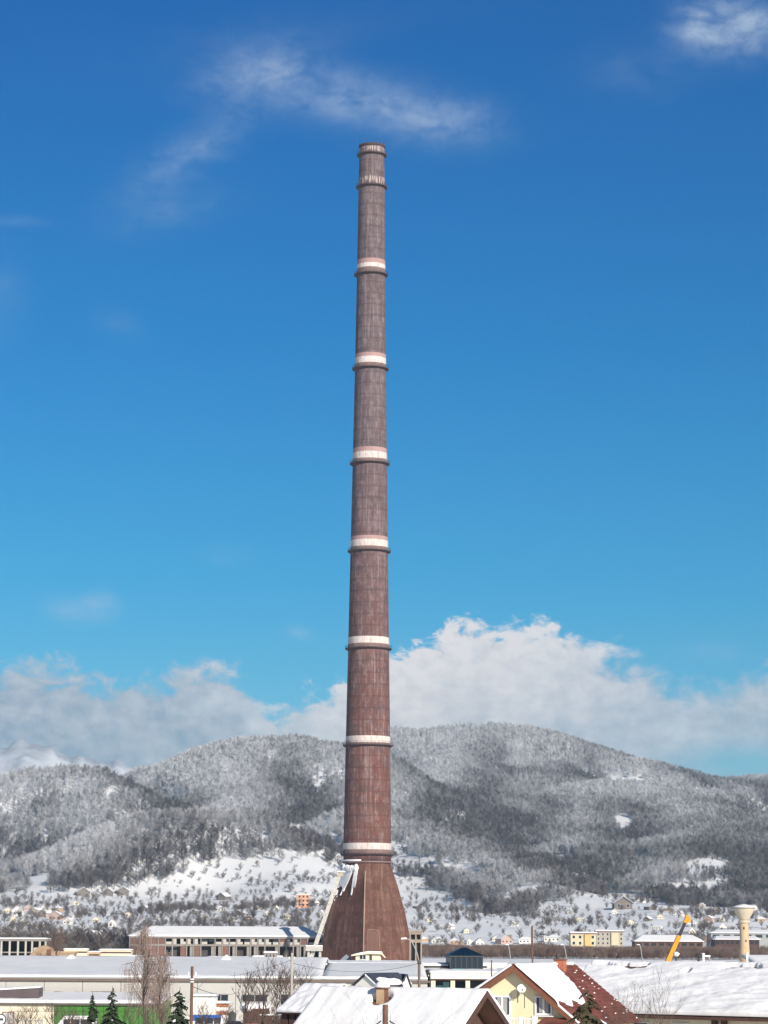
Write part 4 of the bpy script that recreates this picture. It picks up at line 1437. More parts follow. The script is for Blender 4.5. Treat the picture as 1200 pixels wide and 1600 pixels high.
PROTO = [far_house(CREAM, SLATE, 9, 9, 3.2, 6.0), far_house(WHITEP, TILE, 8, 10, 3.4, 6.6), far_house(TAN, TILE, 10, 9, 3.4, 5.8, hip=True),
         far_house(WHITEP, SLATE, 12, 9, 3.2, 5.2, hip=True), far_house(PINKH, SLATE, 9, 8, 3.3, 6.1), far_house(GREYW, SLATE, 8, 7, 2.8, 5.4, chimney=False)]
PLAB = ['small cream house under snow among trees at the foot of the hills', 'small white gabled house under snow at the foot of the hills', 'small tan house with a hipped snow roof at the foot of the hills',
        'wide white house with a hipped snow roof at the foot of the hills', 'small pinkish house under snow at the foot of the hills', 'grey timber barn under snow at the foot of the hills']
used = set()
rnd = random.Random(12)


def put_house(px, py, kind, wpx=None, rz=None, label=None, flat=None):
    p = Vector((at(px, py, flat).x, flat, 0)) if flat else on_hill(px, py)
    sc = 1.0
    if wpx:
        w_nat = [9, 8, 10, 12, 9, 8][kind]
        sc = min(2.2, max(.6, (wpx / F * p.y) / w_nat * .92))
    rz = rnd.uniform(-.7, .7) if rz is None else rz
    lab = label or PLAB[kind]
    if kind in used:
        o = copy_tree(PROTO[kind], tuple(p), rz, lab, scale=(sc, sc, sc))
    else:
        used.add(kind)
        o = PROTO[kind]
        o.location = p; o.rotation_euler = (0, 0, rz); o['label'] = lab; o.scale = (sc, sc, sc)
    if label is None:
        o['group'] = 'houses scattered at the foot of the hills: ' + ['cream', 'white', 'tan', 'hipped white', 'pinkish', 'timber'][kind]
    elif 'group' in o:
        del o['group']
    return o


HOUSES = [(12, 1427, 0, 14), (27, 1431, 1, 20), (44, 1423, 4, 14), (52, 1428, 0, 15), (66, 1433, 4, 18), (85, 1438, 4, 22), (87, 1425, 2, 16), (70, 1424, 1, 14), (130, 1402, 5, 22), (118, 1414, 0, 10),
          (168, 1400, 5, 18), (192, 1399, 5, 20), (143, 1466, 5, 18), (157, 1464, 5, 14), (8, 1457, 5, 14), (345, 1424, 3, 20), (300, 1427, 1, 8), (406, 1421, 0, 10), (345, 1407, 5, 18), (432, 1421, 1, 8),
          (392, 1418, 3, 14), (282, 1428, 5, 8), (495, 1414, 1, 10), (455, 1414, 1, 12), (372, 1430, 5, 12), (1020, 1422, 5, 16), (1045, 1424, 2, 14), (1106, 1440, 4, 14), (1082, 1463, 1, 17), (1130, 1455, 1, 16),
          (1067, 1394, 1, 9), (1086, 1394, 0, 14), (1040, 1392, 5, 10), (1105, 1396, 3, 8), (1120, 1424, 0, 10), (1145, 1430, 5, 12), (1190, 1440, 2, 14), (1010, 1440, 5, 12), (1025, 1452, 3, 16),
          (665, 1472, 2, 14), (686, 1475, 3, 24), (735, 1476, 1, 12), (750, 1477, 1, 14), (822, 1474, 3, 24), (862, 1472, 3, 26), (640, 1468, 5, 10), (775, 1470, 0, 10), (655, 1420, 5, 12), (940, 1435, 5, 8),
          (890, 1428, 0, 8), (846, 1452, 5, 10), (1195, 1462, 1, 14),
          (20, 1440, 0, 14), (38, 1446, 1, 16), (60, 1450, 0, 12), (104, 1444, 1, 14), (118, 1436, 3, 14), (150, 1440, 0, 12), (175, 1448, 1, 14), (200, 1432, 0, 10), (225, 1424, 1, 12), (250, 1436, 3, 14), (268, 1416, 0, 9),
          (318, 1438, 1, 12), (360, 1440, 0, 12), (388, 1436, 2, 12), (418, 1432, 1, 12), (448, 1436, 0, 14), (500, 1432, 1, 12), (672, 1440, 0, 10), (700, 1452, 1, 12), (730, 1458, 0, 10), (800, 1448, 1, 9),
          (905, 1440, 0, 9), (960, 1428, 1, 10), (985, 1444, 0, 12), (1000, 1410, 1, 10), (1032, 1436, 0, 12), (1060, 1432, 1, 12), (1080, 1444, 3, 14), (1062, 1410, 0, 9), (1128, 1440, 1, 12), (1160, 1446, 0, 12), (1180, 1422, 1, 10), (1095, 1418, 0, 10)]
for h_ in HOUSES:
    put_house(*h_)
put_house(712, 1476, 2, 19, -.2, 'tan gabled house end-on in the row above the brown thicket')
put_house(792, 1475, 4, 22, .5, 'pinkish gabled house turned sideways in the row above the brown thicket')
put_house(1101, 1470, 4, 14, .1, 'pinkish house close to the left of the water tower behind the warehouse')
put_house(974, 1421, 5, 32, .05, 'largest grey-brown timber farmhouse on the snowy slope above the apartment blocks')
for k in range(6):
    if k not in used:
        put_house(200 + 30 * k, 1440, k)

ORD = ['first', 'second', 'third', 'fourth', 'fifth', 'sixth', 'seventh', 'eighth', 'ninth', 'tenth', 'eleventh', 'twelfth', 'thirteenth', 'fourteenth', 'fifteenth', 'sixteenth', 'seventeenth', 'eighteenth', 'nineteenth', 'twentieth'] + ['twenty-' + w for w in ('first', 'second', 'third', 'fourth', 'fifth', 'sixth', 'seventh', 'eighth', 'ninth')] + ['thirtieth'] + ['thirty-' + w for w in ('first', 'second', 'third', 'fourth', 'fifth')]
for base_label in PLAB:
    same = sorted([o for o in COL.objects if o.get('label') == base_label and o.parent is None], key=lambda o: to_pix(o.location.x, o.location.y, o.location.z)[0])
    for k, o in enumerate(same):
        short = base_label.replace(' among trees at the foot of the hills', '').replace(' at the foot of the hills', '')
        o['label'] = short + ' below the hills, ' + ORD[k] + ' such from the left'

# orange three-storey house on the slope left of the chimney
oh = on_hill(474, 1418)
ot = thing('orange_house', 'orange three-storey house with flat roof on the slope left of the chimney', 'house', tuple(oh))
k_ = oh.y / F
w, h = 20 * k_ / 2, 19 * k_
MB().box(-w, w, 0, w * 1.6, -4, h).build('wall', ORANGEH, ot)
for z in (h * .30, h * .64):
    MB().box(-w * 1.1, w * 1.15, -1.2, -.01, z, z + .35).build('balcony', CREAM, ot)
for f_ in range(3):
    for i in range(3):
        window(ot, -w * .6 + i * w * .6, h * (.05 + .33 * f_) + .8, w * .32, h * .17, 0, PLASTW, GLASSD, False)
MB().box(-w * 1.1, w * 1.1, -.7, w * 1.7, h, h + .35).build('roof', CREAM, ot)
MB().box(-w * 1.08, w * 1.08, -.65, w * 1.68, h + .35, h + .9).build('snow_cover', SNOW, ot)


# apartment blocks and big sheds behind the thicket
def block(px0, px1, pyt, pyb, d, wall, name, label, rows_, cols, feat=None):
    c = at((px0 + px1) / 2, pyb, d)
    zb = float(terrain_z(np.array([c.x]), np.array([d]))[0])
    root = thing(name, label, 'apartment block', (c.x, d, zb))
    w = (px1 - px0) / F * d / 2
    h = at(px0, pyt, d).z - zb
    MB().box(-w, w, 0, 11, -4, h).build('wall', wall, root)
    y0 = at(px0, pyb, d).z - zb
    for r in range(rows_):
        for c_ in range(cols):
            x = -w + (c_ + .5) * 2 * w / cols
            window(root, x, y0 + (h - y0) * (r + .22) / rows_, 2 * w / cols * .42, (h - y0) / rows_ * .5, 0, PLASTW, GLASSD, False)
    if feat:
        MB().box(w * .1, w * .62, -1.2, -.01, y0, h - .3).build('stair_bay', feat, root)
    ro = MB().box(-w - .5, w + .5, -.6, 11.5, h, h + .5).build('roof', BRICKD, root)
    MB().box(-w - .45, w + .45, -.55, 11.4, h + .5, h + 1.3).build('snow_cover', SNOW, ro)


APY = mat('pale_yellow_plaster', (0.62, 0.53, 0.36), .9, .08, .5, .05)
APO = mat('ochre_plaster', (0.66, 0.45, 0.18), .9, .08, .5, .05)
APG = mat('grey_tan_plaster', (0.42, 0.38, 0.31), .9, .1, .5, .05)
block(892, 931, 1459, 1478, 1690, APY, 'apartment_block', 'pale yellow apartment block with an ochre stair bay beyond the thicket', 2, 4, APO)
block(932, 974, 1456, 1477, 1715, APG, 'apartment_block', 'grey-tan apartment block to the right of the pale yellow one', 3, 6, APY)


def shed(px0, px1, pyr, pye, pyb, d, wall, name, label, hip=6):
    c = at((px0 + px1) / 2, pyb, d)
    root = thing(name, label, 'industrial hall', (c.x, d, 0))
    w = (px1 - px0) / F * d / 2
    ze_, zr_ = at(px0, pye, d).z, at(px0, pyr, d + 10).z
    MB().box(-w, w, 0, 20, -2, ze_).build('wall', wall, root)
    for i in range(9):
        x = -w + (i + .5) * 2 * w / 9
        MB().box(x - w / 14, x + w / 14, -.1, -.004, ze_ - 2.6, ze_ - .9).build('window', GLASSD, root)
    roof_long(root, -w - .6, w + .6, 0, 20, ze_, zr_, SNOW, GREYM, 81, .4, .8, hip=hip)


shed(993, 1098, 1461, 1471, 1483, 1560, BRICKD, 'warehouse', 'long dark-walled warehouse with a snowy hipped roof left of the water tower')
shed(1112, 1260, 1453, 1458, 1474, 1640, mat('green_grey_sheet', (.34, .35, .33), .7, .08, .3, 0), 'grey_green_hall', 'big grey-green hall behind the water tower')
shed(1118, 1186, 1463, 1468, 1478, 1585, WOODD, 'dark_shed', 'low dark shed with a snowy roof edge in front of the grey-green hall', 2)

# ------------------------------------------------------------------ trees near the viewer
def bare_tree(root, h, spread, seed, m, r0=.14, forks=5, twigs=4, up=1.0, droop=0.0, lean=0.0, levels=3, t0=.25, rmin=.010):
    rnd = random.Random(seed)
    tk, cr_ = MB(), MB()
    top = Vector((lean, 0, h * .8))
    n = 6
    spine = [Vector((lean * (k / n) + rnd.uniform(-.06, .06) * h * .1, rnd.uniform(-.06, .06) * h * .1, h * .85 * k / n)) for k in range(n + 1)]
    for k in range(n):
        tk.tube(spine[k], spine[k + 1], r0 * (1 - k / (n + .6)), r0 * (1 - (k + 1) / (n + .6)), 6, False)

    def grow(p, d, ln, r, lv):
        pts = [p]
        cur = p.copy(); dd = d.copy()
        for k in range(3):
            dd = (dd + Vector((rnd.uniform(-.22, .22), rnd.uniform(-.22, .22), .10 * up - droop * (.3 + .4 * k)))).normalized()
            cur = cur + dd * ln / 3
            pts.append(cur.copy())
        for k in range(3):
            cr_.tube(pts[k], pts[k + 1], r * (1 - .25 * k), r * (1 - .25 * (k + 1)), 3 if lv < levels else 4, False)
        if lv > 0:
            for _ in range(twigs):
                i = rnd.randint(1, 3)
                a = rnd.uniform(0, 6.28)
                nd = (dd + Vector((math.cos(a), math.sin(a), rnd.uniform(-.2, .6))) * rnd.uniform(.5, .95)).normalized()
                grow(pts[i], nd, ln * rnd.uniform(.45, .7), max(r * .62, rmin), lv - 1)
    for k in range(forks):
        t = t0 + (1 - t0) * (k + rnd.random()) / forks
        i = min(n - 1, int(t * n))
        p = spine[i].lerp(spine[i + 1], t * n - i)
        a = k * 2.4 + rnd.uniform(-.4, .4)
        d = Vector((math.cos(a) * spread, math.sin(a) * spread, up)).normalized()
        grow(p, d, h * .42 * (1.15 - .6 * t), r0 * .45 * (1.1 - .5 * t), levels - 1)
    tk.build('trunk', BARK, root)
    return cr_.build('crown', m, root)


def birch(root, h, seed):
    """weeping birch: ascending limbs with long hanging twigs"""
    rnd = random.Random(seed)
    tk, cr_ = MB(), MB()
    n = 8
    sp = [Vector((.12 * math.sin(k * 1.3), .1 * math.cos(k), h * k / n)) for k in range(n + 1)]
    for k in range(n):
        tk.tube(sp[k], sp[k + 1], .17 * (1 - k / (n + .5)), .17 * (1 - (k + 1) / (n + .5)), 6, False)
    for k in range(64):
        t = .30 + .68 * (k + rnd.random()) / 64
        i = min(n - 1, int(t * n))
        p = sp[i].lerp(sp[i + 1], t * n - i)
        a = rnd.uniform(0, 6.28)
        reach = (2.9 * (1 - t) ** .55 + .25) * rnd.uniform(.45, 1.0)
        rise = reach * rnd.uniform(.7, 1.3)
        q1 = p + Vector((math.cos(a) * reach * .6, math.sin(a) * reach * .6, rise * .9))
        q2 = p + Vector((math.cos(a) * reach, math.sin(a) * reach, rise * .85))
        cr_.tube(p, q1, .045, .03, 4, False).tube(q1, q2, .03, .02, 4, False)
        for _ in range(8):
            u = rnd.uniform(.1, 1)
            s_ = (p.lerp(q1, u * 2) if u < .5 else q1.lerp(q2, u * 2 - 1))
            ln = rnd.uniform(.8, 3.0) * min(1, reach)
            e1 = s_ + Vector((rnd.uniform(-.3, .3), rnd.uniform(-.3, .3), -ln * .45))
            e2 = e1 + Vector((rnd.uniform(-.12, .12), rnd.uniform(-.12, .12), -ln * .55))
            cr_.tube(s_, e1, .016, .012, 3, False).tube(e1, e2, .012, .007, 3, False)
    tk.build('trunk', BARK, root)
    cr_.build('crown', BIRCHT, root)


def spruce(root, h, w, seed, m, snow=.25, blunt=.85):
    rnd = random.Random(seed)
    MB().tube((0, 0, 0), (0, 0, h), .16, .02, 6, False).build('trunk', BARK, root)
    cr_, sn_ = MB(), MB()
    tiers = int(h * 4.4)
    for k in range(tiers):
        t = k / tiers
        z = h * (.08 + .90 * t)
        rr = w * (1 - t) ** blunt * rnd.uniform(.55, 1.25) + .08
        nb_ = max(5, int(12 * (1 - t) + 5))
        for b in range(nb_):
            a = 6.283 * (b + rnd.random() * .8) / nb_ + k
            if rnd.random() < .22:
                continue
            ln = rr * rnd.uniform(.45, 1.25) * (1 + .25 * math.sin(a * 2 + seed) * math.sin(z * 1.7))
            dz = -ln * rnd.uniform(.1, .75)
            z = h * (.08 + .90 * t) + rnd.uniform(-.22, .22)
            ca, sa = math.cos(a), math.sin(a)
            for q_ in range(4):                       # needle sprays along the branch
                u0, u1 = q_ / 4, (q_ + 1.25) / 4
                wd_ = ln * .30 * (1 - .5 * u0) + .06
                p0 = Vector((ca * ln * u0, sa * ln * u0, z + dz * u0 + .02))
                p1 = Vector((ca * ln * u1, sa * ln * u1, z + dz * u1 - .05 * rnd.random()))
                sd_ = Vector((-sa, ca, 0)) * wd_
                j = Vector((0, 0, rnd.uniform(-.14, .02)))
                cr_.face([p0, p1 + sd_ + j, p1 + (p1 - p0) * .5])
                cr_.face([p0, p1 + (p1 - p0) * .5, p1 - sd_ + j])
                cr_.face([p0, p1 + Vector((0, 0, -wd_ * 1.1)), p1 + (p1 - p0) * .4])
                if rnd.random() < snow * .5 and u0 > .2:
                    sn_.face([p0 + Vector((0, 0, .05)), p1 + sd_ * .7 + Vector((0, 0, .06)), p1 + (p1 - p0) * .3 + Vector((0, 0, .06)), p1 - sd_ * .7 + Vector((0, 0, .06))])
    c = cr_.build('crown', m, root)
    if sn_.f:
        sn_.build('snow', SNOW, c)


def ground_at(px, d):
    return (at(px, 1500, d).x, d, 0)


bt = thing('weeping_birch', 'tall bare weeping birch with hanging brown twigs before the green wall', 'tree', ground_at(227, 252))
birch(bt, at(227, 1449, 252).z, 3)
bt2 = thing('weeping_birch', 'thin bare birch with hanging twigs close to the right side of the tall weeping birch', 'tree', ground_at(252, 258))
birch(bt2, at(252, 1492, 258).z, 9)
for px, py, w, seed, sn, lab in [(146, 1549, .62, 1, .2, 'slim young spruce with a bare leader, left of its taller twin before the green wall'),
                                 (177, 1541, .80, 2, .2, 'taller slim spruce between the young spruce and the weeping birch')]:
    t_ = thing('spruce_tree', lab, 'tree', ground_at(px, 232))
    spruce(t_, at(px, py, 232).z, w * 1.75, seed, NEEDLE, .10)
t_ = thing('spruce_tree', 'broad dark spruce beside the brown wooden pole', 'tree', ground_at(282, 190))
spruce(t_, at(282, 1541, 190).z, 1.25, 7, NEEDLE, .10, .5)
t_ = thing('pine_tree', 'olive-brown pine in front of the red tiled roof', 'tree', ground_at(918, 150))
spruce(t_, at(918, 1543, 150).z, 1.5, 11, NEEDLEB, .03, .42)

for px, py, d, h_s, seed, lab in [(385, 1530, 268, .55, 21, 'bare young tree leaning before the hall windows, leftmost of its row'),
                                  (412, 1520, 262, .45, 22, 'bare forked tree standing before the middle hall window'),
                                  (434, 1517, 270, .45, 23, 'tallest bare tree left of the concrete pole'),
                                  (447, 1526, 258, .5, 24, 'bare tree close against the concrete pole'),
                                  (474, 1524, 266, .6, 25, 'bushy bare tree between the concrete pole and the white roof')]:
    t_ = thing('bare_tree', lab, 'tree', ground_at(px, d))
    bare_tree(t_, at(px, py, d).z * 1.0, h_s, seed, TWIG, .15, 9, 5, 1.0, t0=.3)
for px, py, d, s_, seed, lab in [(985, 1553, 176, .7, 31, 'twiggy bare bush in front of the large white roof, left one'),
                                 (1030, 1542, 178, .45, 32, 'tall thin bare shrub in front of the large white roof, right one'),
                                 (962, 1570, 168, .8, 33, 'low twiggy bush at the right foot of the red roof')]:
    t_ = thing('bare_shrub', lab, 'shrub', ground_at(px, d))
    bare_tree(t_, at(px, py, d).z, s_, seed, TWIG, .05, 12, 4, 1.0, t0=.35, rmin=.006)
for px, py, d, s_, seed, lab in [(586, 1588, 96, .8, 41, 'fine bare twigs left of the brown post on the white roof'), (628, 1590, 97, .9, 42, 'fine bare twigs right of the brown post on the white roof')]:
    t_ = thing('bare_shrub', lab, 'shrub', ground_at(px, d))
    bare_tree(t_, at(px, py, d).z, s_, seed, mat('pale_twigs', (.33, .25, .17), .95, .2, 3, .1), .02, 8, 3, .6, t0=.75, rmin=.003)
for px, py, d, s_, seed, lab in [(50, 1576, 240, .9, 51, 'bare bush with fine twigs before the cream wall'), (84, 1572, 244, .9, 52, 'bare bush at the join of the cream and green walls'),
                                 (110, 1578, 242, .9, 53, 'bare bush before the left end of the green wall'), (205, 1575, 236, .9, 54, 'bare bush at the foot of the weeping birch'),
                                 (132, 1584, 238, 1.0, 55, 'bare bush between the white van and the young spruce'), (163, 1582, 240, 1.0, 56, 'bare bush between the two slim spruces'),
                                 (237, 1574, 240, 1.0, 57, 'pale bare bush right of the weeping birch trunk'), (262, 1570, 236, 1.0, 58, 'bare bush against the left side of the broad dark spruce'),
                                 (318, 1574, 250, 1.0, 59, 'bare bush in front of the small white shed'), (356, 1576, 256, 1.0, 60, 'bare bush in front of the striped kiosk'),
                                 (392, 1578, 250, 1.0, 61, 'bare bush in front of the snow-heaped brown shed'), (425, 1572, 252, 1.0, 62, 'bare bush left of the boarded yard fence'), (30, 1580, 238, 1.0, 63, 'bare bush behind the barred gate')]:
    t_ = thing('bare_shrub', lab, 'shrub', ground_at(px, d))
    bare_tree(t_, at(px, py, d).z, s_, seed, TWIG, .085, 12, 5, 1.0, t0=.3)
for px, py, d, s_, lab in [(88, 1457, 830, .8, 'round brown bare tree above the tan ruin'), (216, 1462, 1090, 1.0, 'bare brown tree before the left end of the derelict works'), (1105, 1462, 1540, .9, 'round pinkish-brown bare tree left of the water tower')]:
    t_ = thing('bare_tree', lab, 'tree', ground_at(px, d))
    bare_tree(t_, at(px, py, d).z, s_, int(px), mat('brown_twigs', (.22, .14, .10), .95, .2, 1, .1), .3, 12, 5, 1.0, t0=.25)


# ------------------------------------------------------------------ houses near the viewer
def rot(v, a):
    return Vector((v[0] * math.cos(a) - v[1] * math.sin(a), v[0] * math.sin(a) + v[1] * math.cos(a), v[2] if len(v) > 2 else 0))


def tile_courses(root, a, b, c, d, n, m, name='tile_course', cols=None):
    """overlapping tile rows from eave a-b up to ridge d-c"""
    a, b, c, d = map(Vector, (a, b, c, d))
    nn = (b - a).cross(d - a).normalized()
    mb = MB()
    for k in range(n):
        v0, v1 = k / n, min(1, (k + 1.15) / n)
        p = [a + (d - a) * v0, b + (c - b) * v0, b + (c - b) * v1, a + (d - a) * v1]
        cols_ = cols or 24
        for i in range(cols_):
            u0, u1 = i / cols_, (i + .94) / cols_
            q4 = [p[0].lerp(p[1], u0), p[0].lerp(p[1], u1), p[3].lerp(p[2], u1), p[3].lerp(p[2], u0)]
            lo = [x + nn * .01 for x in q4]
            hi = [q4[0] + nn * .11, q4[1] + nn * .11, q4[2] + nn * .05, q4[3] + nn * .05]
            mb.hexa(lo, hi)
    return mb.build(name, m, root, kind='stuff')


# --- yellow house with red tiles
ap = at(805, 1505.5, 175)
yrz = R(-22)
yh = thing('yellow_house', 'yellow gabled house with white balustrade, red tile roof and half-melted snow', 'house', (ap.x, ap.y, 0), yrz)
ridge = ap.z - .25
hwL, hwR, Lh = 3.05, 4.9, 12.4
kL, kR = .66, .80
eL, eR = ridge - hwL * kL, ridge - hwR * kR
MB().prism([(-hwL + .35, 0), (hwR - .4, 0), (hwR - .4, eR + .4 * kR - .12), (0, ridge - .12), (-hwL + .35, eL + .35 * kL - .12)], 0, Lh).build('wall', YELLOW, yh)
ov = .5
rmb = MB()
rmb.slab((-hwL, Lh + .3, eL), (-hwL, -ov, eL), (0, -ov, ridge), (0, Lh + .3, ridge), .12)
rmb.slab((hwR, -ov, eR), (hwR, Lh + .3, eR), (0, Lh + .3, ridge), (0, -ov, ridge), .12)
yr = rmb.build('roof', TILE, yh)
nR = Vector((kR, 0, 1)).normalized(); nL = Vector((-kL, 0, 1)).normalized()
up_ = lambda p, n, k: Vector(p) + n * k
tile_courses(yr, up_((hwR, -ov, eR), nR, .12), up_((hwR, Lh + .3, eR), nR, .12), up_((0, Lh + .3, ridge), nR, .12), up_((0, -ov, ridge), nR, .12), 17, TILE, cols=40)
# barge boards and soffits
for s, e_, hw in ((-1, eL, hwL), (1, eR, hwR)):
    m_ = MB()
    m_.hexa([(s * hw, -ov - .09, e_ - .30), (s * hw, -ov - .002, e_ - .30), (0, -ov - .002, ridge - .30), (0, -ov - .09, ridge - .30)],
            [(s * hw, -ov - .09, e_ + .06), (s * hw, -ov - .002, e_ + .06), (0, -ov - .002, ridge + .10), (0, -ov - .09, ridge + .10)])
    m_.build('barge_board', WOOD, yh)
    so_ = MB()
    nsl = 7
    for k in range(nsl):
        y0, y1 = -ov + .01 + k * (ov - .03) / nsl, -ov + (k + .88) * (ov - .03) / nsl
        so_.hexa([(s * hw, y0, e_ - .09), (s * hw, y1, e_ - .09), (0, y1, ridge - .09), (0, y0, ridge - .09)],
                 [(s * hw, y0, e_ - .05), (s * hw, y1, e_ - .05), (0, y1, ridge - .05), (0, y0, ridge - .05)])
    so_.build('soffit', WOOD, yh)
MB().box(-hwL + .02, -hwL + .95, -ov + .02, -.01, eL - .36, eL - .06).build('eave_return', WOOD, yh)
# snow: whole left slope, front part of the right slope
s = MB()
snow_sheet(s, up_((-hwL - .05, Lh + .3, eL), nL, .13), up_((-hwL - .05, -ov - .1, eL), nL, .13), up_((0, -ov - .1, ridge), nL, .13), up_((0, Lh + .3, ridge), nL, .13), .24, 30, 10, .08, 5)


def melt(u, v):
    # u along the ridge (0 = gable), v up the slope
    lim = .33 + .30 * v + .10 * (float(fbm(v * 9, u * 3, 77)) - .5) * 2
    low = .40 + .06 * math.sin(u * 30)
    k = 1.0
    if u > lim:
        k = max(0.0, 1 - (u - lim) / .03)
    if v < low:
        k = min(k, max(0.0, 1 - (low - v) / .05))
    return k


snow_sheet(s, up_((hwR * .98, -ov - .08, eR + .02 * kR * hwR), nR, .24), up_((hwR * .98, Lh + .2, eR + .02 * kR * hwR), nR, .24), up_((0, Lh + .2, ridge), nR, .24), up_((0, -ov - .08, ridge), nR, .24), .22, 70, 36, .09, 6, hole=melt)
s.build('snow_cover', SNOW, yr, smooth=True)
pt = MB()
rnd = random.Random(15)
for k in range(34):                                   # left-over lumps on the tiles
    u, v = rnd.uniform(.45, 1), rnd.uniform(.03, .97)
    if melt(u, v) > 0 or (v > .6 and u < .7):
        continue
    p = Vector((hwR * (1 - v), -ov + u * (Lh + ov), eR + (ridge - eR) * v)) + nR * .24
    pt.blob(p, (rnd.uniform(.03, .09), rnd.uniform(.08, .30), rnd.uniform(.03, .06)), k, 6)
for k in range(9):
    pt.blob(Vector((rnd.uniform(-.1, .3), Lh * (.62 + .04 * k), ridge + .16)), (.3, .5, .14), k, 8)
pt.build('snow_patch', SNOW, yr, smooth=True)
rc = MB()
for k in range(26):
    rc.tube((0, -ov + k * .5, ridge + .12), (0, -ov + k * .5 + .47, ridge + .13), .13, .12, 8)
rc.build('ridge_tile', TILE, yr, kind='stuff')
# chimney with pot
cy_ = Lh * .66
cm_ = MB().box(.05, .75, cy_, cy_ + .7, ridge - 1.2, ridge + .42).build('chimney', BRICK, yh)
MB().box(-.0, .80, cy_ - .06, cy_ + .76, ridge + .422, ridge + .5).build('chimney_cap', BRICKD, cm_)
MB().tube((.2, cy_ + .35, ridge + .5), (.2, cy_ + .35, ridge + .68), .13, .11, 10).tube((.2, cy_ + .35, ridge + .68), (.2, cy_ + .35, ridge + .78), .15, .15, 10).build('chimney_pot', DARKM, cm_)


def yloc(px, py):
    """point of the gable wall plane seen at a pixel, in the house's own axes"""
    r = ray(px, py)
    n = rot((0, -1, 0), yrz)
    o_ = Vector((ap.x, ap.y, 0))
    t = (o_ - Vector((0, 0, H))).dot(n) / r.dot(n)
    return rot(Vector((0, 0, H)) + r * t - o_, -yrz)


def casement(a, b, top, bot, leaf):
    l, r_3 = yloc(a, bot), yloc(b, top)
    x0, x1, z0, z1 = l.x, r_3.x, l.z, r_3.z
    w = window(yh, (x0 + x1) / 2, z0, x1 - x0, z1 - z0, 0, PLASTW, GLASSD, True, ft=.13)
    c1 = MB()
    for k in range(8):
        xa = x0 + .18 + (x1 - x0 - .36) * (k + .1) / 8
        if k in (0, 7):
            continue
        c1.box(xa, xa + (x1 - x0) / 11, -.046, -.0405, z0 + .16, z1 - .15)
    c1.build('curtain', CURTAIN, w)
    MB().box(x0 - .12, x1 + .12, -.26, -.092, z0 - .10, z0 - .02).build('sill', PLASTW, w)


casement(770.5, 799, 1555.5, 1588, 0)
casement(836, 863.5, 1556, 1586, 1)
# satellite dish with its bracket
dp = yloc(816, 1549)
sd = thing('satellite_dish', 'white satellite dish on a bent bracket on the yellow gable', 'satellite dish', tuple(rot(dp, yrz) + Vector((ap.x, ap.y, 0))), yrz)
MB().tube((-.15, -.02, .1), (-.15, -.35, .1), .03, .03, 6).tube((-.15, -.35, .1), (.05, -.42, .16), .03, .03, 6).build('bracket', DARKM, sd)
dish = MB()
prof = [(.01, 0), (.12, .01), (.21, .035), (.29, .07)]
dish.lathe(prof, 20, caps=False)
dish.lathe([(r_ + .008, z - .015) for r_, z in prof[::-1]], 20, caps=False)
do = dish.build('dish', PLASTW, sd, smooth=True, loc=(.12, -.5, .18))
do.rotation_euler = (R(70), 0, R(28))
MB().tube((.12, -.55, -.2), (.34, -1.0, .1), .018, .018, 5).blob((.34, -1.0, .12), (.06, .06, .06)).build('feed_arm', DARKM, sd)
MB().tube((-.3, -.03, .05), (-.3, -.03, -.75), .02, .02, 5).tube((.18, -.03, -.2), (.18, -.03, -1.1), .012, .012, 5).build('cable', DARKM, sd)
# balcony
bl, br = yloc(762, 1590), yloc(842, 1590)
bz = bl.z
bal = MB().box(bl.x - .2, br.x, -1.3, -.002, bz - 1.25, bz - 1.05).build('balcony', WHITEP, yh)
MB().box(bl.x - .2, br.x, -1.34, -1.16, bz - .04, bz + .08).build('handrail', PLASTW, bal)
bmesh_ = MB().lathe([(.05, 0), (.07, .04), (.05, .12), (.10, .36), (.09, .5), (.045, .72), (.05, .85), (.07, .93), (.07, 1.0)], 8).mesh('baluster', PLASTW, True)
nb_ = 15
for k in range(nb_):
    link('baluster', bmesh_, bal, loc=(bl.x + (br.x - bl.x) * (k + .5) / nb_, -1.25, bz - 1.045))
MB().box(br.x - .02, br.x + .3, -1.36, -1.1, bz - 1.25, bz + .16).build('newel_post', PLASTW, bal)
MB().box(br.x - .95, br.x - .7, -1.36, -1.1, bz - 1.04, bz + .16).build('newel_post', PLASTW, bal)
MB().box(br.x + .4, hwR - .5, -1.5, -.01, bz - .42, bz - .28).slab((br.x + .35, -1.6, bz - .4), (hwR - .5, -1.6, bz - .4), (hwR - .45, -.01, bz + .02), (br.x + .4, -.01, bz + .02), .08).build('porch_roof', TILE, yh)
MB().box(-.6, hwR - .45, -.12, -.003, bz + .02, bz + .10).build('string_course', mat('light_yellow', (.80, .66, .36), .9, .05, 1, 0), yh)

# --- house with the broad white roof and dark timber gable
mrz = R(60)
ma = at(745, 1545.5, 127)
mh = thing('white_roof_house', 'house under a broad smooth snow roof with brick chimney and dark timber gable', 'house', (ma.x, ma.y, 0), mrz)
mr, mk, mhw, mL = ma.z - .2, .70, 5.6, 8.5
me_ = mr - mk * mhw
MB().prism([(-mhw + .5, 0), (mhw - .5, 0), (mhw - .5, me_ + .5 * mk - .12), (0, mr - .12), (-mhw + .5, me_ + .5 * mk - .12)], .6, mL).build('wall', WOODD, mh)
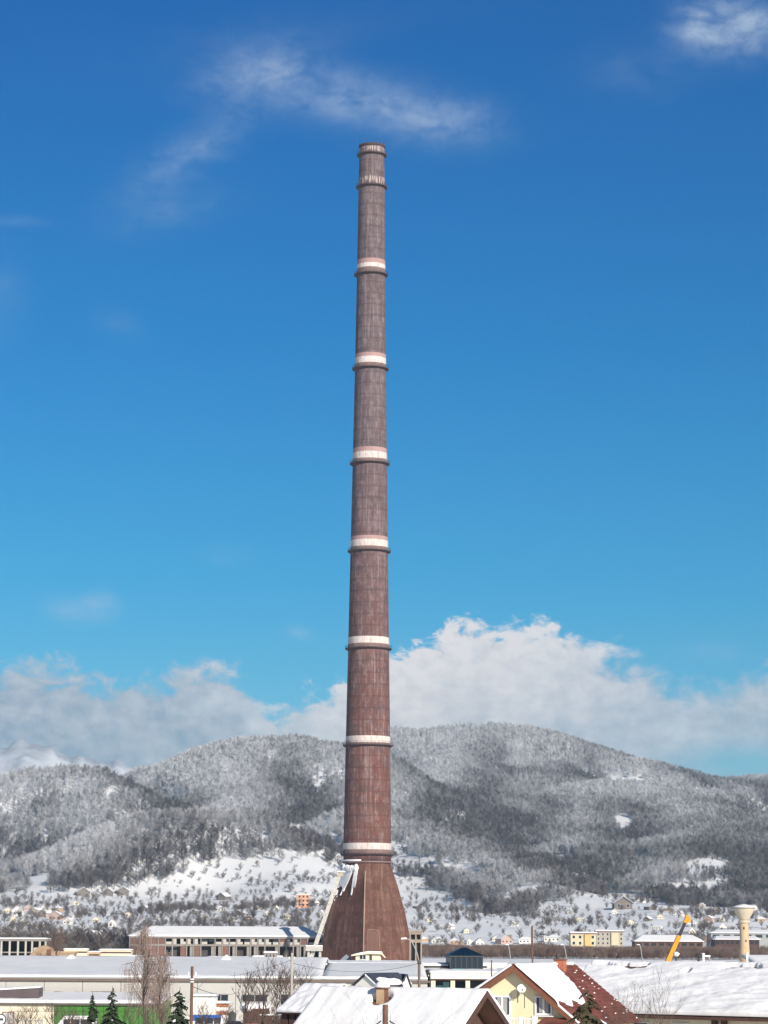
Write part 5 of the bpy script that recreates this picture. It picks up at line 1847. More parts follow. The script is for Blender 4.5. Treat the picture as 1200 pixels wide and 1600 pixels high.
# timber boards of the gable
nbd = 20
for k in range(nbd):
    x0, x1 = -mhw + .6 + k * (2 * mhw - 1.2) / nbd, -mhw + .6 + (k + .93) * (2 * mhw - 1.2) / nbd
    zt0, zt1 = mr - mk * abs(x0) - .25, mr - mk * abs(x1) - .25
    MB().hexa([(x0, .54, 2.5), (x1, .54, 2.5), (x1, .598, 2.5), (x0, .598, 2.5)], [(x0, .54, zt0), (x1, .54, zt1), (x1, .598, zt1), (x0, .598, zt0)]).build('board', WOODD, mh)
rmb = MB()
rmb.slab((-mhw, mL + .3, me_), (-mhw, -.5, me_), (0, -.5, mr), (0, mL + .3, mr), .12)
rmb.slab((mhw, -.5, me_), (mhw, mL + .3, me_), (0, mL + .3, mr), (0, -.5, mr), .12)
mro = rmb.build('roof', BRICKD, mh)
nL = Vector((-mk, 0, 1)).normalized(); nR = Vector((mk, 0, 1)).normalized()
for s in (-1, 1):
    m_ = MB()
    m_.hexa([(s * mhw, -.60, me_ - .2), (s * mhw, -.502, me_ - .2), (0, -.502, mr - .2), (0, -.60, mr - .2)],
            [(s * mhw, -.60, me_ + .12), (s * mhw, -.502, me_ + .12), (0, -.502, mr + .14), (0, -.60, mr + .14)])
    m_.build('barge_board', WOODD, mh)
# the chimney stands a little below the ridge; melted ring of bare roof round it
cy_, cx_ = 4.55, -.80


def ring(u, v):
    y = mL + .3 - u * (mL + .8)
    x = -mhw * (1 - v)
    dd = math.hypot((y - cy_ - .3) / 1.15, (x - cx_) / .85) - .18 * float(fbm(y * 2, x * 2, 3))
    return 0.0 if dd < .36 else min(1.0, (dd - .36) / .12)


s = MB()
snow_sheet(s, up_((-mhw - .1, mL + .3, me_), nL, .125), up_((-mhw - .1, -.58, me_), nL, .125), up_((0, -.58, mr), nL, .125), up_((0, mL + .3, mr), nL, .125), .24, 100, 64, .07, 17, hole=ring, fx=1.2, fy=.35)
snow_sheet(s, up_((mhw, -.58, me_), nR, .125), up_((mhw, mL + .3, me_), nR, .125), up_((0, mL + .3, mr), nR, .125), up_((0, -.58, mr), nR, .125), .26, 30, 16, .07, 18)
s.build('snow_cover', SNOW, mro, smooth=True)
cz = mr - mk * abs(cx_)
c_ = MB().box(cx_ - .20, cx_ + .20, cy_ + .08, cy_ + .54, cz - .6, cz + .72).build('chimney', BRICKD, mh)
MB().box(cx_ - .215, cx_ - .201, cy_ + .09, cy_ + .53, cz - .5, cz + .71).build('plaster_face', TAN, c_)  # lit side painted on: left face paler than the brick
MB().box(cx_ - .27, cx_ + .27, cy_ + .0, cy_ + .62, cz + .721, cz + .78).build('chimney_cap', BRICKD, c_)
cs = MB()
cs.lathe([(.02, cz + .78), (.36, cz + .782), (.38, cz + .86), (.30, cz + .98), (.14, cz + 1.10), (.02, cz + 1.16)], 12, (cx_, cy_ + .31), caps=False)
cs.build('snow_cap', SNOW, c_, smooth=True)
for x in (1.7, 2.9):
    window(mh, x - 3.2, mr - 3.7, .8, .9, .535, WOOD, GLASSD, False)
MB().box(.2, 1.7, .44, .535, mr - 2.05, mr - 1.9).build('shelf_beam', GREYM, mh)

# --- outbuilding with dark wall, left of it
oa = at(532, 1537.5, 142)
oh_ = thing('snow_roof_outbuilding', 'small outbuilding with a smooth grey-white roof left of the broad white roof', 'outbuilding', (oa.x, oa.y, 0), R(52))
orr, ok_, ohw, oL = oa.z - .15, .62, 2.35, 2.5
oe = orr - ok_ * ohw
MB().prism([(-ohw + .35, 0), (ohw - .35, 0), (ohw - .35, oe + .2), (0, orr - .05), (-ohw + .35, oe + .2)], .3, oL - .1).build('wall', WOODD, oh_)
for k in range(4):
    MB().box(-ohw + .2, -ohw + .345, .4 + k * .52, .8 + k * .52, .4, oe + .05).build('board', WOODD, oh_)
rmb = MB()
rmb.slab((-ohw, oL, oe), (-ohw, -.2, oe), (0, -.2, orr), (0, oL, orr), .1)
rmb.slab((ohw, -.2, oe), (ohw, oL, oe), (0, oL, orr), (0, -.2, orr), .1)
oro = rmb.build('roof', WOOD, oh_)
nL2 = Vector((-ok_, 0, 1)).normalized(); nR2 = Vector((ok_, 0, 1)).normalized()
s = MB()
snow_sheet(s, up_((-ohw - .05, oL, oe), nL2, .105), up_((-ohw - .05, -.25, oe), nL2, .105), up_((0, -.25, orr), nL2, .105), up_((0, oL, orr), nL2, .105), .16, 30, 24, .10, 27, fx=2, fy=2)
snow_sheet(s, up_((ohw, -.25, oe), nR2, .105), up_((ohw, oL, oe), nR2, .105), up_((0, oL, orr), nR2, .105), up_((0, -.25, orr), nR2, .105), .16, 10, 10, .06, 28)
s.build('snow_cover', SNOW, oro, smooth=True)

# --- white house with a dark slate roof peeping over the broad white roof
sa = at(572.5, 1520, 212)
sh_ = thing('slate_roof_house', 'small white gabled house with a dark slate roof behind the broad white roof', 'house', (sa.x, sa.y, 0), R(-34))
sr, sk_, shw, sL = sa.z - .08, .75, 1.20, 4.4
se = sr - sk_ * shw
MB().prism([(-shw + .12, 0), (shw - .12, 0), (shw - .12, se), (0, sr - .08), (-shw + .12, se)], 0, sL).build('wall', WHITEP, sh_)
rmb = MB()
rmb.slab((-shw - .1, sL + .2, se - .08), (-shw - .1, -.2, se - .08), (0, -.2, sr), (0, sL + .2, sr), .09)
rmb.slab((shw + .1, -.2, se - .08), (shw + .1, sL + .2, se - .08), (0, sL + .2, sr), (0, -.2, sr), .09)
sro = rmb.build('roof', SLATE, sh_)
nRs = Vector((sk_, 0, 1)).normalized()
MB().box(-.95, -.45, -.02, -.004, se - .9, se - .1).build('window', GLASSD, sh_)


def slide(u, v):
    return max(0.0, min(1.0, (.62 - .35 * u + .2 * (float(fbm(u * 7, v * 3, 9)) - .5) - v) / .06)) * max(0, min(1, (u - .12) / .05))


s = MB()
snow_sheet(s, up_((shw + .12, -.2, se - .08), nRs, .1), up_((shw + .12, sL + .2, se - .08), nRs, .1), up_((0, sL + .2, sr), nRs, .1), up_((0, -.2, sr), nRs, .1), .2, 40, 24, .06, 33, hole=slide)
s.build('snow_patch', SNOW, sro, smooth=True)
# lower cross wing with its own narrow gable
dmx = at(635, 1522.5, 214) - Vector(sh_.location)
dmx = rot(dmx, R(34))
dw_ = thing('slate_roof_annex', 'narrow white gable with a dark slate roof at the right end of the slate-roofed house', 'house', tuple(Vector(sh_.location) + rot((dmx.x, dmx.y, 0), R(-34))), R(12))
ar = at(635, 1522.5, 214).z
MB().prism([(-.42, 0), (.36, 0), (.30, ar - .9), (0, ar - .1), (-.25, ar - .9)], 0, 3).build('wall', WHITEP, dw_)
r5 = MB()
r5.slab((-.62, 3, ar - 1.3), (-.62, -.15, ar - 1.3), (0, -.15, ar), (0, 3, ar), .08)
r5.slab((.48, -.15, ar - 1.3), (.48, 3, ar - 1.3), (0, 3, ar), (0, -.15, ar), .08)
r5.slab((-2.2, .5, ar - .02), (-.3, .5, ar - .02), (-.3, 1.9, ar - .06), (-2.2, 1.9, ar - .06), .06)
r5.slab((-2.2, -.3, ar - .9), (-.45, -.3, ar - .9), (-.28, .5, ar - .02), (-2.2, .5, ar - .02), .06)
r5.build('roof', SLATE, dw_)

# --- white flat-roofed building with pillars and the blue glass pavilion
fd_ = 332.0
fx0, fx1 = at(672, 1525, fd_).x, at(828, 1525, fd_).x
fzt, fzb = at(740, 1520.5, fd_).z, at(740, 1530.5, fd_).z
fb = thing('flat_roofed_building', 'white flat-roofed building with pillars and dark glazing beside the yellow house', 'building', (0, fd_, 0))
MB().box(fx0 + .4, fx1, 2.4, 34, 0, fzb).build('wall', GLASSD, fb)
MB().box(fx0, fx1, 0, 34.5, fzb + .06, fzt - .02).build('roof_slab', WHITEP, fb)
MB().box(fx0 - .05, fx1, -.06, 2.0, fzb - .1, fzb + .055).build('lintel', WOODD, fb)
s = MB()
snow_sheet(s, (fx0 - .1, -.1, fzt), (fx1, -.1, fzt), (fx1, 34.5, fzt), (fx0 - .1, 34.5, fzt), .3, 60, 20, .12, 44, fx=.5, fy=.3)
s.build('snow_cover', SNOW, fb, smooth=True)
for px in (677, 707.5, 731, 790, 822):
    x = at(px, 1535, fd_).x
    MB().box(x - .28, x + .28, .1, .66, 0, fzb - .1).build('pillar', CREAM, fb)
for a, b, mt in [(682, 703, GLASST), (712, 727, GLASSB), (735, 786, GLASSD)]:
    x0, x1 = at(a, 1535, fd_).x, at(b, 1535, fd_).x
    n = max(2, int((x1 - x0) / 1.0))
    for k in range(n):
        MB().box(x0 + (x1 - x0) * (k + .04) / n, x0 + (x1 - x0) * (k + .96) / n, 2.2, 2.3, .4, fzb - .35 - (.45 if mt is GLASST and k != 1 else 0)).build('glass_pane', mt, fb)
st_ = MB()
for k, (px0, px1, py, d) in enumerate([(742, 760, 1511, 372), (752, 792, 1507, 380), (735, 775, 1516, 352)]):
    a, b = at(px0, py, d), at(px1, py, d)
    rb_ = MB().box(a.x, b.x, d - fd_, d - fd_ + 3, fzt, a.z).build('roof_step', WHITEP, fb)
    MB().box(a.x - .05, b.x + .05, d - fd_ - .1, d - fd_ + 3.1, a.z, a.z + .25).build('snow_cover', SNOW, rb_)
c_ = at(756, 1508, 360)
MB().lathe([(.25, 0), (.5, .3), (.5, .5), (.1, .75)], 12).build('roof_cowl', GREYM, fb, smooth=True, loc=(c_.x, 360 - fd_, fzt))

pd0 = 352.0
pv_ = thing('glass_pavilion', 'dark blue glass pavilion with a hipped glass roof on the white flat roof', 'pavilion', (at(725, 1505, pd0).x, pd0, fzt + .1), R(8))
k_ = pd0 * .987 / F
pw_, pdp = 25.5 * k_, 1.9
z0, z1, z2 = .0, at(725, 1496, pd0).z - fzt, at(725, 1482, pd0).z - fzt
MB().box(-pw_ + .06, pw_ - .06, -pdp + .06, pdp - .06, z0, z1 - .05).build('core', GLASSB, pv_)
nn_ = 6
gp = MB().box(-pw_ / nn_ + .05, pw_ / nn_ - .05, -.02, .02, .1, z1 - .08).mesh('glass_pane', GLASSB)
ps = MB().box(-.05, .05, -.06, .06, 0, z1).mesh('mullion', DARKM)
for k in range(nn_):
    x = -pw_ + (k + .5) * 2 * pw_ / nn_
    link('glass_pane', gp, pv_, loc=(x, -pdp, 0))
    link('glass_pane', gp, pv_, loc=(x, pdp, 0))
for k in range(nn_ + 1):
    link('mullion', ps, pv_, loc=(-pw_ + k * 2 * pw_ / nn_, -pdp - .03, 0))
MB().box(-pw_ * 1.04, pw_ * 1.04, -pdp - .12, pdp + .12, z1 - .03, z1 + .16).build('eave_frame', DARKM, pv_)
E_ = [(-pw_ * 1.06, -pdp * 1.1, z1 + .16), (pw_ * 1.06, -pdp * 1.1, z1 + .16), (pw_ * 1.06, pdp * 1.1, z1 + .16), (-pw_ * 1.06, pdp * 1.1, z1 + .16)]
T0, T1 = (-.25, 0, z2), (.25, 0, z2)
for a, b, c, d in ((E_[0], E_[1], T1, T0), (E_[2], E_[3], T0, T1)):
    a, b, c, d = map(Vector, (a, b, c, d))
    for k in range(5):
        u0, u1 = (k + .03) / 5, (k + .97) / 5
        MB().slab(a.lerp(b, u0), a.lerp(b, u1), d.lerp(c, u1), d.lerp(c, u0), .05).build('roof_pane', GLASSB, pv_)
for a, b, c in ((E_[1], E_[2], T1), (E_[3], E_[0], T0)):
    MB().slab(a, b, Vector(c) + Vector((0, .02, 0)), Vector(c) - Vector((0, .02, 0)), .05).build('roof_pane', GLASSB, pv_)
MB().box(-pw_ * .9, -pw_ * .15, -pdp - .5, -pdp - .2, -.25, .22).build('turquoise_panel', GLASST, pv_)

# --- long building with the wide snowy roof on the right
rrz = R(53)
rl_ = at(930, 1503, 206)
rdir = Vector((.8, -.602, 0))
RLn = 27.0
ra = rl_ + rdir * RLn
rh = thing('long_white_roof_building', 'long cream building under a wide wrinkled snow roof on the right', 'building', (ra.x, ra.y, 0), rrz)
rr, rk, rhw = rl_.z - .2, .48, 7.5
re_ = rr - rk * rhw
MB().prism([(-rhw + .6, 0), (rhw - .6, 0), (rhw - .6, re_ + .2), (0, rr - .1), (-rhw + .6, re_ + .2)], .3, RLn - .3).build('wall', CREAM, rh)
rmb = MB()
rmb.slab((-rhw, RLn, re_), (-rhw, 0, re_), (0, 0, rr), (0, RLn, rr), .12)
rmb.slab((rhw, 0, re_), (rhw, RLn, re_), (0, RLn, rr), (0, 0, rr), .12)
rro = rmb.build('roof', WOODD, rh)
nL3 = Vector((-rk, 0, 1)).normalized(); nR3 = Vector((rk, 0, 1)).normalized()


def cracks(u, v):
    # u from the left end (0) to the right, v up the slope: a slid-off strip under the ridge, a crack and a melt hole
    k = 1.0
    e = .945 + .008 * math.sin(u * 40) - .01 * math.sin(u * 90)
    wd = .060 + .035 * math.sin(u * 31) ** 2
    if e - wd < v < e and (u < .20 or .44 < u < .72):
        k = 0.0
    uc = .200 - (.95 - v) * .16
    if .86 < v < .95 and abs(u - uc) < .011:
        k = 0.0
    if ((u - .345) / .014) ** 2 + ((v - .80) / .05) ** 2 < 1:
        k = 0.0
    return k


s = MB()
nx_, ny_ = 150, 90
snow_sheet(s, up_((-rhw - .12, RLn + .1, re_), nL3, .125), up_((-rhw - .12, -.1, re_), nL3, .125), up_((0, -.1, rr), nL3, .125), up_((0, RLn + .1, rr), nL3, .125), .34, nx_ * 2, ny_, .20, 47, hole=cracks, fx=.45, fy=1.3)
snow_sheet(s, up_((rhw, -.1, re_), nR3, .125), up_((rhw, RLn + .1, re_), nR3, .125), up_((0, RLn + .1, rr), nR3, .125), up_((0, -.1, rr), nR3, .125), .34, 40, 10, .08, 48)
s.build('snow_cover', SNOW, rro, smooth=True)
MB().box(-rhw - .16, -rhw - .02, -.1, RLn, re_ - .22, re_ + .02).build('gutter', WOODD, rh)


def side_window(root, y, z, w, h, x):
    m = MB()
    m.box(x - .08, x - .003, y, y + w, z, z + .08); m.box(x - .08, x - .003, y, y + w, z + h - .08, z + h)
    m.box(x - .08, x - .003, y, y + .08, z + .08, z + h - .08); m.box(x - .08, x - .003, y + w - .08, y + w, z + .08, z + h - .08)
    f = m.build('window', PLASTW, root)
    MB().box(x - .05, x - .004, y + .04, y + w - .04, z + .04, z + h - .04).build('pane', GLASSD, f)


for y in (2, 5, 8, 14.5, 18, 20.5, 23):
    side_window(rh, y, re_ - 2.0, 1.4, 1.5, -rhw + .6)
for y in (11.2, 12.0):
    MB().box(-rhw + .1, -rhw + .4, y, y + .38, 0, re_ - .23).build('post', WOODD, rh)
# ridge vents behind
def on_ridge(px, d):
    return Vector(at(px, 1500, d))


for px, top, kind, lab in [(1056, 1488, 0, 'white-domed roof vent on the ridge beside the crane boom'), (1091, 1490, 1, 'dark capped pipe vent on the long white roof'), (1099, 1491, 2, 'white pipe vent next to the dark one on the long white roof'),
                           (1166.5, 1490, 2, 'pale post on the ridge in front of the water tower')]:
    # point on the ridge line below that pixel
    best = min((abs(to_pix(*(rl_ + rdir * q_))[0] - px), q_) for q_ in np.arange(0, RLn, .1))[1]
    p = rl_ + rdir * best
    dd = p.y
    v_ = thing('roof_vent', lab, 'roof vent', (p.x, p.y, p.z - .1))
    h = at(px, top, dd).z - p.z + .1
    if kind == 0:
        MB().tube((0, 0, 0), (0, 0, h - .25), .07, .07, 8).build('pipe', DARKM, v_)
        MB().blob((0, 0, h - .15), (.28, .28, .2), 1, 10).build('dome', PLASTW, v_, smooth=True)
    elif kind == 1:
        MB().tube((0, 0, 0), (0, 0, h - .2), .1, .1, 8).build('pipe', DARKM, v_)
        MB().lathe([(.24, h - .22), (.24, h - .1), (.02, h)], 12).build('cap', DARKM, v_)
    else:
        MB().tube((0, 0, 0), (0, 0, h), .10, .10, 8).build('pipe', PLASTW, v_)
        MB().lathe([(.14, h), (.14, h + .06), (.02, h + .1)], 10).build('cap', PLASTW, v_)
# roof slabs seen between the red roof and the long white roof, and far right
for px0, px1, py0, py1, d, lab in [(902, 945, 1506.5, 1516, 240, 'low grey-white roof wedged between the red tiled roof and the long white roof'),
                                   (1178, 1290, 1494, 1506, 262, 'sloping snowy roof peeping over the long white roof at the right edge')]:
    a = thing('snowy_roof_hut', lab, 'hut', (at((px0 + px1) / 2, 1500, d).x, d, 0), R(8))
    w = (px1 - px0) * d * .987 / F / 2
    zt, zb_ = at(px0, py0, d).z, at(px0, py1, d).z
    MB().box(-w + .2, w - .2, .2, 7, 0, zb_ - .1).build('wall', CONC, a)
    rb_ = MB().slab((-w, 0, zb_ - .12), (w, 0, zb_ - .12), (w, 5, zt - .12), (-w, 5, zt - .12), .08).build('roof', GREYM, a)
    s = MB()
    snow_sheet(s, (-w, -.05, zb_ - .03), (w, -.05, zb_ - .03), (w, 5, zt - .03), (-w, 5, zt - .03), .22, 20, 10, .08, int(px0))
    s.build('snow_cover', SNOW, rb_, smooth=True)

# ------------------------------------------------------------------ poles, lamps, wires
POLEC = mat('pole_concrete', (0.42, 0.37, 0.31), .9, .12, 2, .1)


def pole(px, pytop, d, wpx, mt, lab, name='utility_pole', cat='pole', arm=None, ins=True):
    b = thing(name, lab, cat, ground_at(px, d))
    h = at(px, pytop, d).z
    r_ = wpx * d * .987 / F / 2
    MB().tube((0, 0, 0), (0, 0, h), r_ * 1.15, r_ * .9, 10).build('shaft', mt, b)
    if arm == 'cross':
        MB().box(-.7, .7, -.06, .06, h - .45, h - .33).build('crossarm', WEATHERED, b)
    if ins:
        for x in (-r_ - .12, r_ + .12):
            MB().tube((x, 0, h - .5), (x, 0, h - .32), .05, .035, 8).build('insulator', PLASTW, b)
    return b, h


p1, h1 = pole(300.5, 1510, 152, 5.0, POLEB, 'brown wooden utility pole with pale bands beside the dark spruce')
for zf_ in (at(300, 1530, 152).z, at(300, 1534, 152).z):
    MB().tube((0, 0, zf_ - .035), (0, 0, zf_ + .035), .125, .125, 10).build('band', PLASTW, p1)
p2, h2_ = pole(456, 1489, 232, 4.2, POLEC, 'pale concrete utility pole among the bare trees')
p3, h3 = pole(602.5, 1570, 90, 9.5, POLEB, 'stout brown wooden post in front of the broad white roof')
p4, h4 = pole(768, 1500, 300, 2.6, WEATHERED, 'thin dark pole behind the white pillared building')
p5, h5 = pole(832, 1446, 900, 2.4, POLEB, 'tall dark pole rising beyond the yellow house gable', ins=False)
MB().tube((-.35, 0, h5 - .5), (-.35, 0, h5 - 9), .12, .12, 6).build('second_post', POLEB, p5)
p6, h6 = pole(672, 1519, 330, 1.8, DARKM, 'short dark pole at the left end of the pillared building')
MB().tube((0, 0, h6 - .2), (-.8, 0, h6 + .15), .04, .04, 5).build('bracket', DARKM, p6)
lp = thing('street_lamp', 'street lamp with a curved arm on a concrete pole in front of the chimney base', 'street lamp', ground_at(655, 258))
hl = at(655, 1500, 258).z
MB().tube((0, 0, 0), (0, 0, hl), .16, .13, 10).build('pole', WEATHERED, lp)
arm = [at(px, py, 258) - Vector(lp.location) for px, py in ((654.5, 1502), (652.5, 1492), (648, 1480), (643, 1471), (638, 1467.5), (632, 1466.3))]
MB().path(arm, .055, 6).build('arm', GREYM, lp)
e = arm[-1]
MB().hexa([e + Vector(v) for v in ((-.35, -.12, -.09), (.2, -.12, -.06), (.2, .12, -.06), (-.35, .12, -.09))], [e + Vector(v) for v in ((-.3, -.1, .06), (.2, -.08, .1), (.2, .08, .1), (-.3, .1, .06))]).build('lamp_head', PLASTW, lp)
MB().tube((-.2, 0, hl - .25), (.2, 0, hl - .25), .17, .17, 10).build('clamp', DARKM, lp)
for px, tip, d, lab in [(798, 793, 640, 'far slim street lamp above the yellow gable'), (886, 879, 660, 'far slim street lamp behind the red roof chimney'), (1004, 998, 680, 'far slim street lamp left of the crane boom'), (1112, 1106, 330, 'curved pale lamp arm behind the dark roof vent')]:
    top = 1476 if px != 1112 else 1494
    l_ = thing('street_lamp', lab, 'street lamp', ground_at(px, d))
    pts = [at(x, y, d) - Vector(l_.location) for x, y in ((px, 1503), (px - (px - tip) * .4, top + 8), (px - (px - tip) * .7, top + 1), (tip, top))]
    MB().tube((pts[0].x, 0, 0), tuple(pts[0]), .13, .11, 8).build('pole', GREYM, l_)
    MB().path(pts, .11, 6).build('arm', GREYM, l_)
    MB().box(pts[-1].x - .5, pts[-1].x + .3, -.15, .15, pts[-1].z - .1, pts[-1].z + .12).build('lamp_head', PLASTW, l_)
ms = thing('lattice_mast', 'thin dark lattice mast on the snowy field behind the yellow house', 'mast', ground_at(848, 1480))
hm_ = at(848, 1435, 1480).z
mm = MB()
for s, t in ((-1, -1), (1, -1), (1, 1), (-1, 1)):
    mm.tube((s * 1.1, t * 1.1, 0), (s * .15, t * .15, hm_), .13, .08, 4)
mm.build('legs', DARKM, ms)
m2 = MB()
for k in range(9):
    a0, a1 = k / 9, (k + 1) / 9
    w0_, w1_ = 1.1 - .95 * a0, 1.1 - .95 * a1
    for y in (-1, 1):
        m2.tube((-w0_, y * w0_, hm_ * a0), (w1_, y * w1_, hm_ * a1), .07, .07, 4).tube((w0_, y * w0_, hm_ * a0), (-w1_, y * w1_, hm_ * a1), .07, .07, 4)
m2.build('bracing', DARKM, ms)
MB().box(-1.8, 1.8, -.1, .1, hm_ * .55, hm_ * .58).box(-1.4, 1.4, -.1, .1, hm_ * .75, hm_ * .78).build('crossarm', DARKM, ms)


def wire(a, b, sag, r_, lab):
    a, b = Vector(a), Vector(b)
    mb = MB()
    n = 18
    pts = [a.lerp(b, k / n) - Vector((0, 0, sag * 4 * (k / n) * (1 - k / n))) for k in range(n + 1)]
    mid = pts[n // 2]
    mb.path([p - mid for p in pts], r_, 4)
    o = mb.build('overhead_wire', DARKM, loc=tuple(mid))
    tag(o, lab, 'wire')


T = lambda o, h, dx=0: Vector(o.location) + Vector((dx, 0, h))
wire(T(p3, h3 - .55, -.15), at(545, 1612, 80), .12, .022, 'dark wire running down to the left from the stout brown post')
wire(T(p3, h3 - .55, .15), at(668, 1612, 80), .12, .022, 'dark wire running down to the right from the stout brown post')
wire(T(lp, hl - .3), T(p2, h2_ - .9, .1), .8, .022, 'thin wire from the street lamp pole across the hall roof')
wire(T(p1, at(300, 1541, 152).z), at(372, 1550, 305), .4, .022, 'thin wire from the brown pole to the hall wall')
wire(T(p2, h2_ - .6), at(300, 1525, 330), .7, .02, 'thin wire from the concrete pole towards the hall roof on the left')

# ------------------------------------------------------------------ vehicles and yard clutter at the lower edge
def car(name, label, cat, px, d, rz, paint, L=4.2, Wd=1.7, h=1.45, van=False, roofm=None):
    root = thing(name, label, cat, ground_at(px, d), rz)
    hl = L / 2
    if van:
        prof = [(-hl, .35), (hl, .35), (hl, .95), (hl - .55, 1.15), (hl - 1.1, h), (-hl + .1, h), (-hl, h - .15)]
        cab = None
    else:
        prof = [(-hl, .32), (hl, .32), (hl, .72), (hl - .9, .88), (-hl + .5, .92), (-hl, .82)]
        cab = [(hl - 1.15, .87), (hl - 1.75, h), (-hl + 1.0, h), (-hl + .25, .91)]
    b = MB().prism([(x, z) for x, z in prof], -Wd / 2, Wd / 2).build('body', paint, root)
    if cab:
        MB().prism(cab, -Wd / 2 + .12, Wd / 2 - .12).build('cabin', GLASSD, root)
        MB().hexa([(cab[1][0] + .05, -Wd / 2 + .12, h + .003), (cab[1][0] + .05, Wd / 2 - .12, h + .003), (cab[2][0] - .05, Wd / 2 - .12, h + .003), (cab[2][0] - .05, -Wd / 2 + .12, h + .003)],
                  [(cab[1][0], -Wd / 2 + .18, h + .06), (cab[1][0], Wd / 2 - .18, h + .06), (cab[2][0], Wd / 2 - .18, h + .06), (cab[2][0], -Wd / 2 + .18, h + .06)]).build('roof', roofm or paint, root)
    else:
        for x0, x1 in ((hl - 1.9, hl - 1.2), (hl - 2.9, hl - 2.0), (hl - 3.9, hl - 3.0)):
            if x0 > -hl + .2:
                for s in (-1, 1):
                    MB().box(x0, x1, s * (Wd / 2 + .012) - .012, s * (Wd / 2 + .012) + .012, 1.15, h - .2).build('window', GLASSD, root)
        rs = MB()
        snow_sheet(rs, (-hl + .1, -Wd / 2, h + .01), (hl - 1.15, -Wd / 2, h + .01), (hl - 1.15, Wd / 2, h + .01), (-hl + .1, Wd / 2, h + .01), .12, 12, 8, .04, int(px))
        if roofm is None:
            rs.build('snow_cover', SNOW, root, smooth=True)
        else:
            MB().box(-hl + .1, hl - 1.15, -Wd / 2 - .02, Wd / 2 + .02, h - .55, h + .06).build('roof', roofm, root)
    for x in (-hl + .8, hl - .8):
        for s in (-1, 1):
            w = MB().tube((x, s * (Wd / 2 - .16), .32), (x, s * (Wd / 2 + .03), .32), .32, .32, 14).build('wheel', TYRE, root)
            MB().tube((x, s * (Wd / 2 + .031), .32), (x, s * (Wd / 2 + .045), .32), .19, .17, 10).build('rim', GREYM, w)
    for s in (-.55, .55):
        MB().box(hl - .02, hl + .02, s - .15, s + .15, .62, .75).build('headlight', PLASTW, root)
    return root


car('delivery_van', 'white van with a bright blue roof parked by the brown pole', 'van', 330, 278, R(4), PLASTW, 4.6, 1.9, 2.0, True, CARB)
car('delivery_van', 'white van with a snowy roof parked before the green wall', 'van', 119, 272, R(176), PLASTW, 4.4, 1.8, 1.95, True)
car('parked_car', 'dark car next to the blue-roofed van', 'car', 372, 274, R(8), CARD, 4.2, 1.7, 1.5)
car('parked_car', 'dark grey car behind the brown shed, under the bare trees', 'car', 430, 280, R(175), mat('grey_paint', (.10, .10, .11), .35, .1, 1, 0), 4.3, 1.7, 1.5)
car('parked_car', 'orange-red car at the lower edge below the bare trees', 'car', 402, 262, R(2), CARO, 4.0, 1.65, 1.7)
ws = thing('white_shed', 'small white-walled shed beside the brown wooden pole', 'shed', (at(318, 1580, 288).x, 288, 0))
w = 18 * 288 * .987 / F
zt = at(318, 1557, 288).z
MB().box(-w, w, 0, 4, 0, zt).build('wall', WHITEP, ws)
rb_ = MB().box(-w - .15, w + .15, -.2, 4.2, zt, zt + .1).build('roof', GREYM, ws)
MB().box(-w - .12, w + .12, -.18, 4.15, zt + .1, zt + .28).build('snow_cover', SNOW, rb_)
kz = thing('market_kiosk', 'low kiosk with rust-red and white striped front under the hall window', 'kiosk', (at(345, 1580, 290).x, 290, 0))
w = 12 * 290 * .987 / F
zt = at(345, 1567.5, 290).z
MB().box(-w, w, 0, 3, 0, zt).build('wall', CONCL, kz)
for k, mt in enumerate((CARO, PLASTW, CARO, PLASTW)):
    MB().box(-w, w, -.06, -.003, zt - .4 - .42 * k, zt - .06 - .42 * k).build('stripe', mt, kz)
MB().box(-w - .1, w + .1, -.3, 3.1, zt, zt + .2).build('snow_cover', SNOW, kz)
bs = thing('brown_shed', 'low brown shed roofed with rounded snow heaps under the bare trees', 'shed', (at(400, 1580, 284).x, 284, 0))
w = 20 * 284 * .987 / F
zt = at(400, 1576, 284).z
MB().box(-w, w, 0, 3, 0, zt).build('wall', BRICKD, bs)
for k in range(8):
    MB().box(-w + .05 + k * w / 4, -w + w / 4 - .03 + k * w / 4, -.05, -.003, .1, zt - .05).build('plank', WOODD, bs)
s = MB()
rnd = random.Random(6)
for k in range(12):
    s.blob((-w + 2 * w * k / 11, 1.4 + rnd.uniform(-1, 1), zt + .05), (.55, .9, rnd.uniform(.25, .6)), k, 8)
s.build('snow_heap', SNOW, bs, smooth=True)
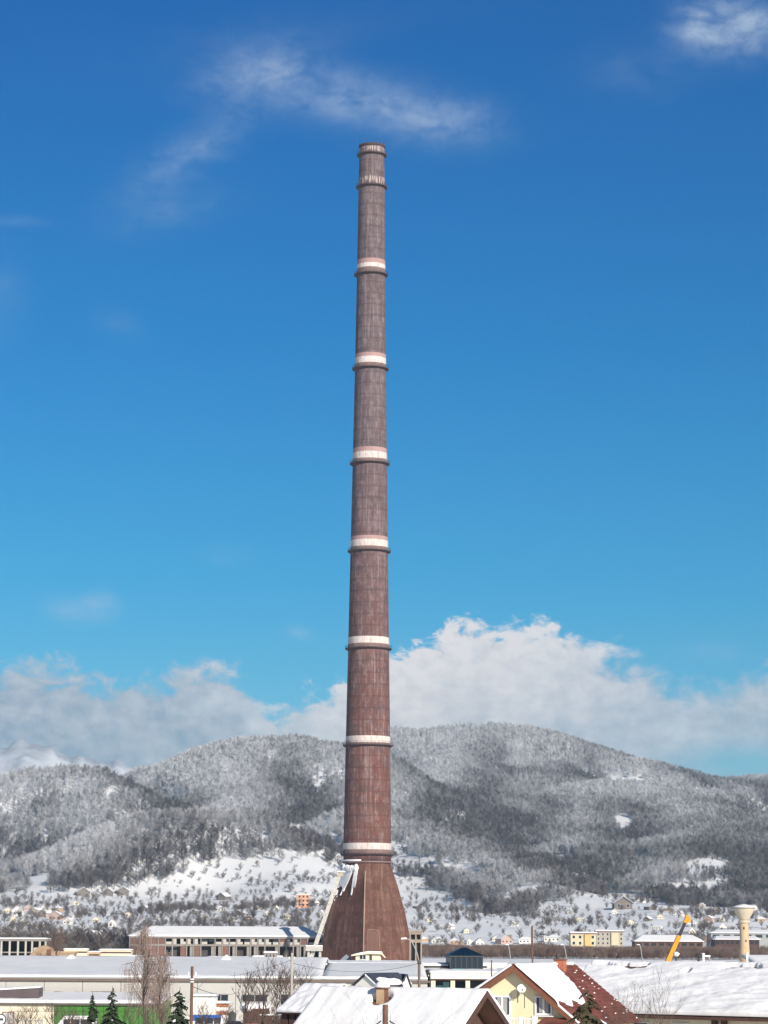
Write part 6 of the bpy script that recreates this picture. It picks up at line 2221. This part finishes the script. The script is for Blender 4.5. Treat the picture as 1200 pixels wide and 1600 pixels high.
bn_ = thing('tall_green_bin', 'tall dark green bin standing by the striped kiosk', 'bin', (at(363, 1580, 282).x, 282, 0))
MB().lathe([(.35, .1), (.42, 1.9), (.38, 2.0)], 12).build('body', mat('bin_green', (.06, .09, .085), .6, .1, 1, 0), bn_)
MB().lathe([(.44, 2.0), (.44, 2.1), (.1, 2.35)], 12).build('lid', mat('bin_green', (.06, .09, .085)), bn_)
fz = thing('yard_fence', 'brown boarded yard fence below the outbuilding', 'fence', (at(452, 1590, 270).x, 270, 0))
fm_ = MB().box(0, .22, 0, .04, .05, 2.3).mesh('board', WOODD)
for k in range(24):
    link('board', fm_, fz, loc=(-3 + k * .25, 0, 0))
MB().box(-3, 3, .045, .1, .5, .6).box(-3, 3, .045, .1, 1.7, 1.8).build('rail', WOODD, fz)
MB().box(-3.05, 3.05, -.05, .12, 2.3, 2.42).build('snow_cap', SNOW, fz)
rs_ = thing('round_sign', 'round white sign with a dark rim and dark mark at the lower left corner', 'sign', (at(1, 1593, 200).x, 200, 0))
zc = at(1, 1593, 200).z
MB().tube((0, .06, 0), (0, .06, zc), .04, .04, 8).build('post', GREYM, rs_)
MB().tube((0, 0, zc), (0, .04, zc), .43, .43, 24).build('rim', DARKM, rs_)
MB().tube((0, -.012, zc), (0, -.001, zc), .34, .34, 24).build('face', PLASTW, rs_)
MB().box(-.2, .2, -.022, -.0125, zc - .08, zc + .1).build('mark', DARKM, rs_)
gt = thing('metal_gate', 'grey barred metal gate before the cream wall in the lower left corner', 'gate', (at(38, 1595, 262).x, 262, 0))
w = 28 * 262 * .987 / F
zt = at(38, 1594, 262).z
for x in (-w, -w * .1, w):
    MB().box(x - .06, x + .06, -.06, .06, 0, zt + .1).build('post', GREYM, gt)
for k in range(14):
    MB().box(-w + (k + .5) * 2 * w / 14 - .025, -w + (k + .5) * 2 * w / 14 + .025, -.02, .02, .1, zt).build('bar', GREYM, gt)
MB().box(-w, w, -.03, .03, zt - .08, zt).build('rail', GREYM, gt)
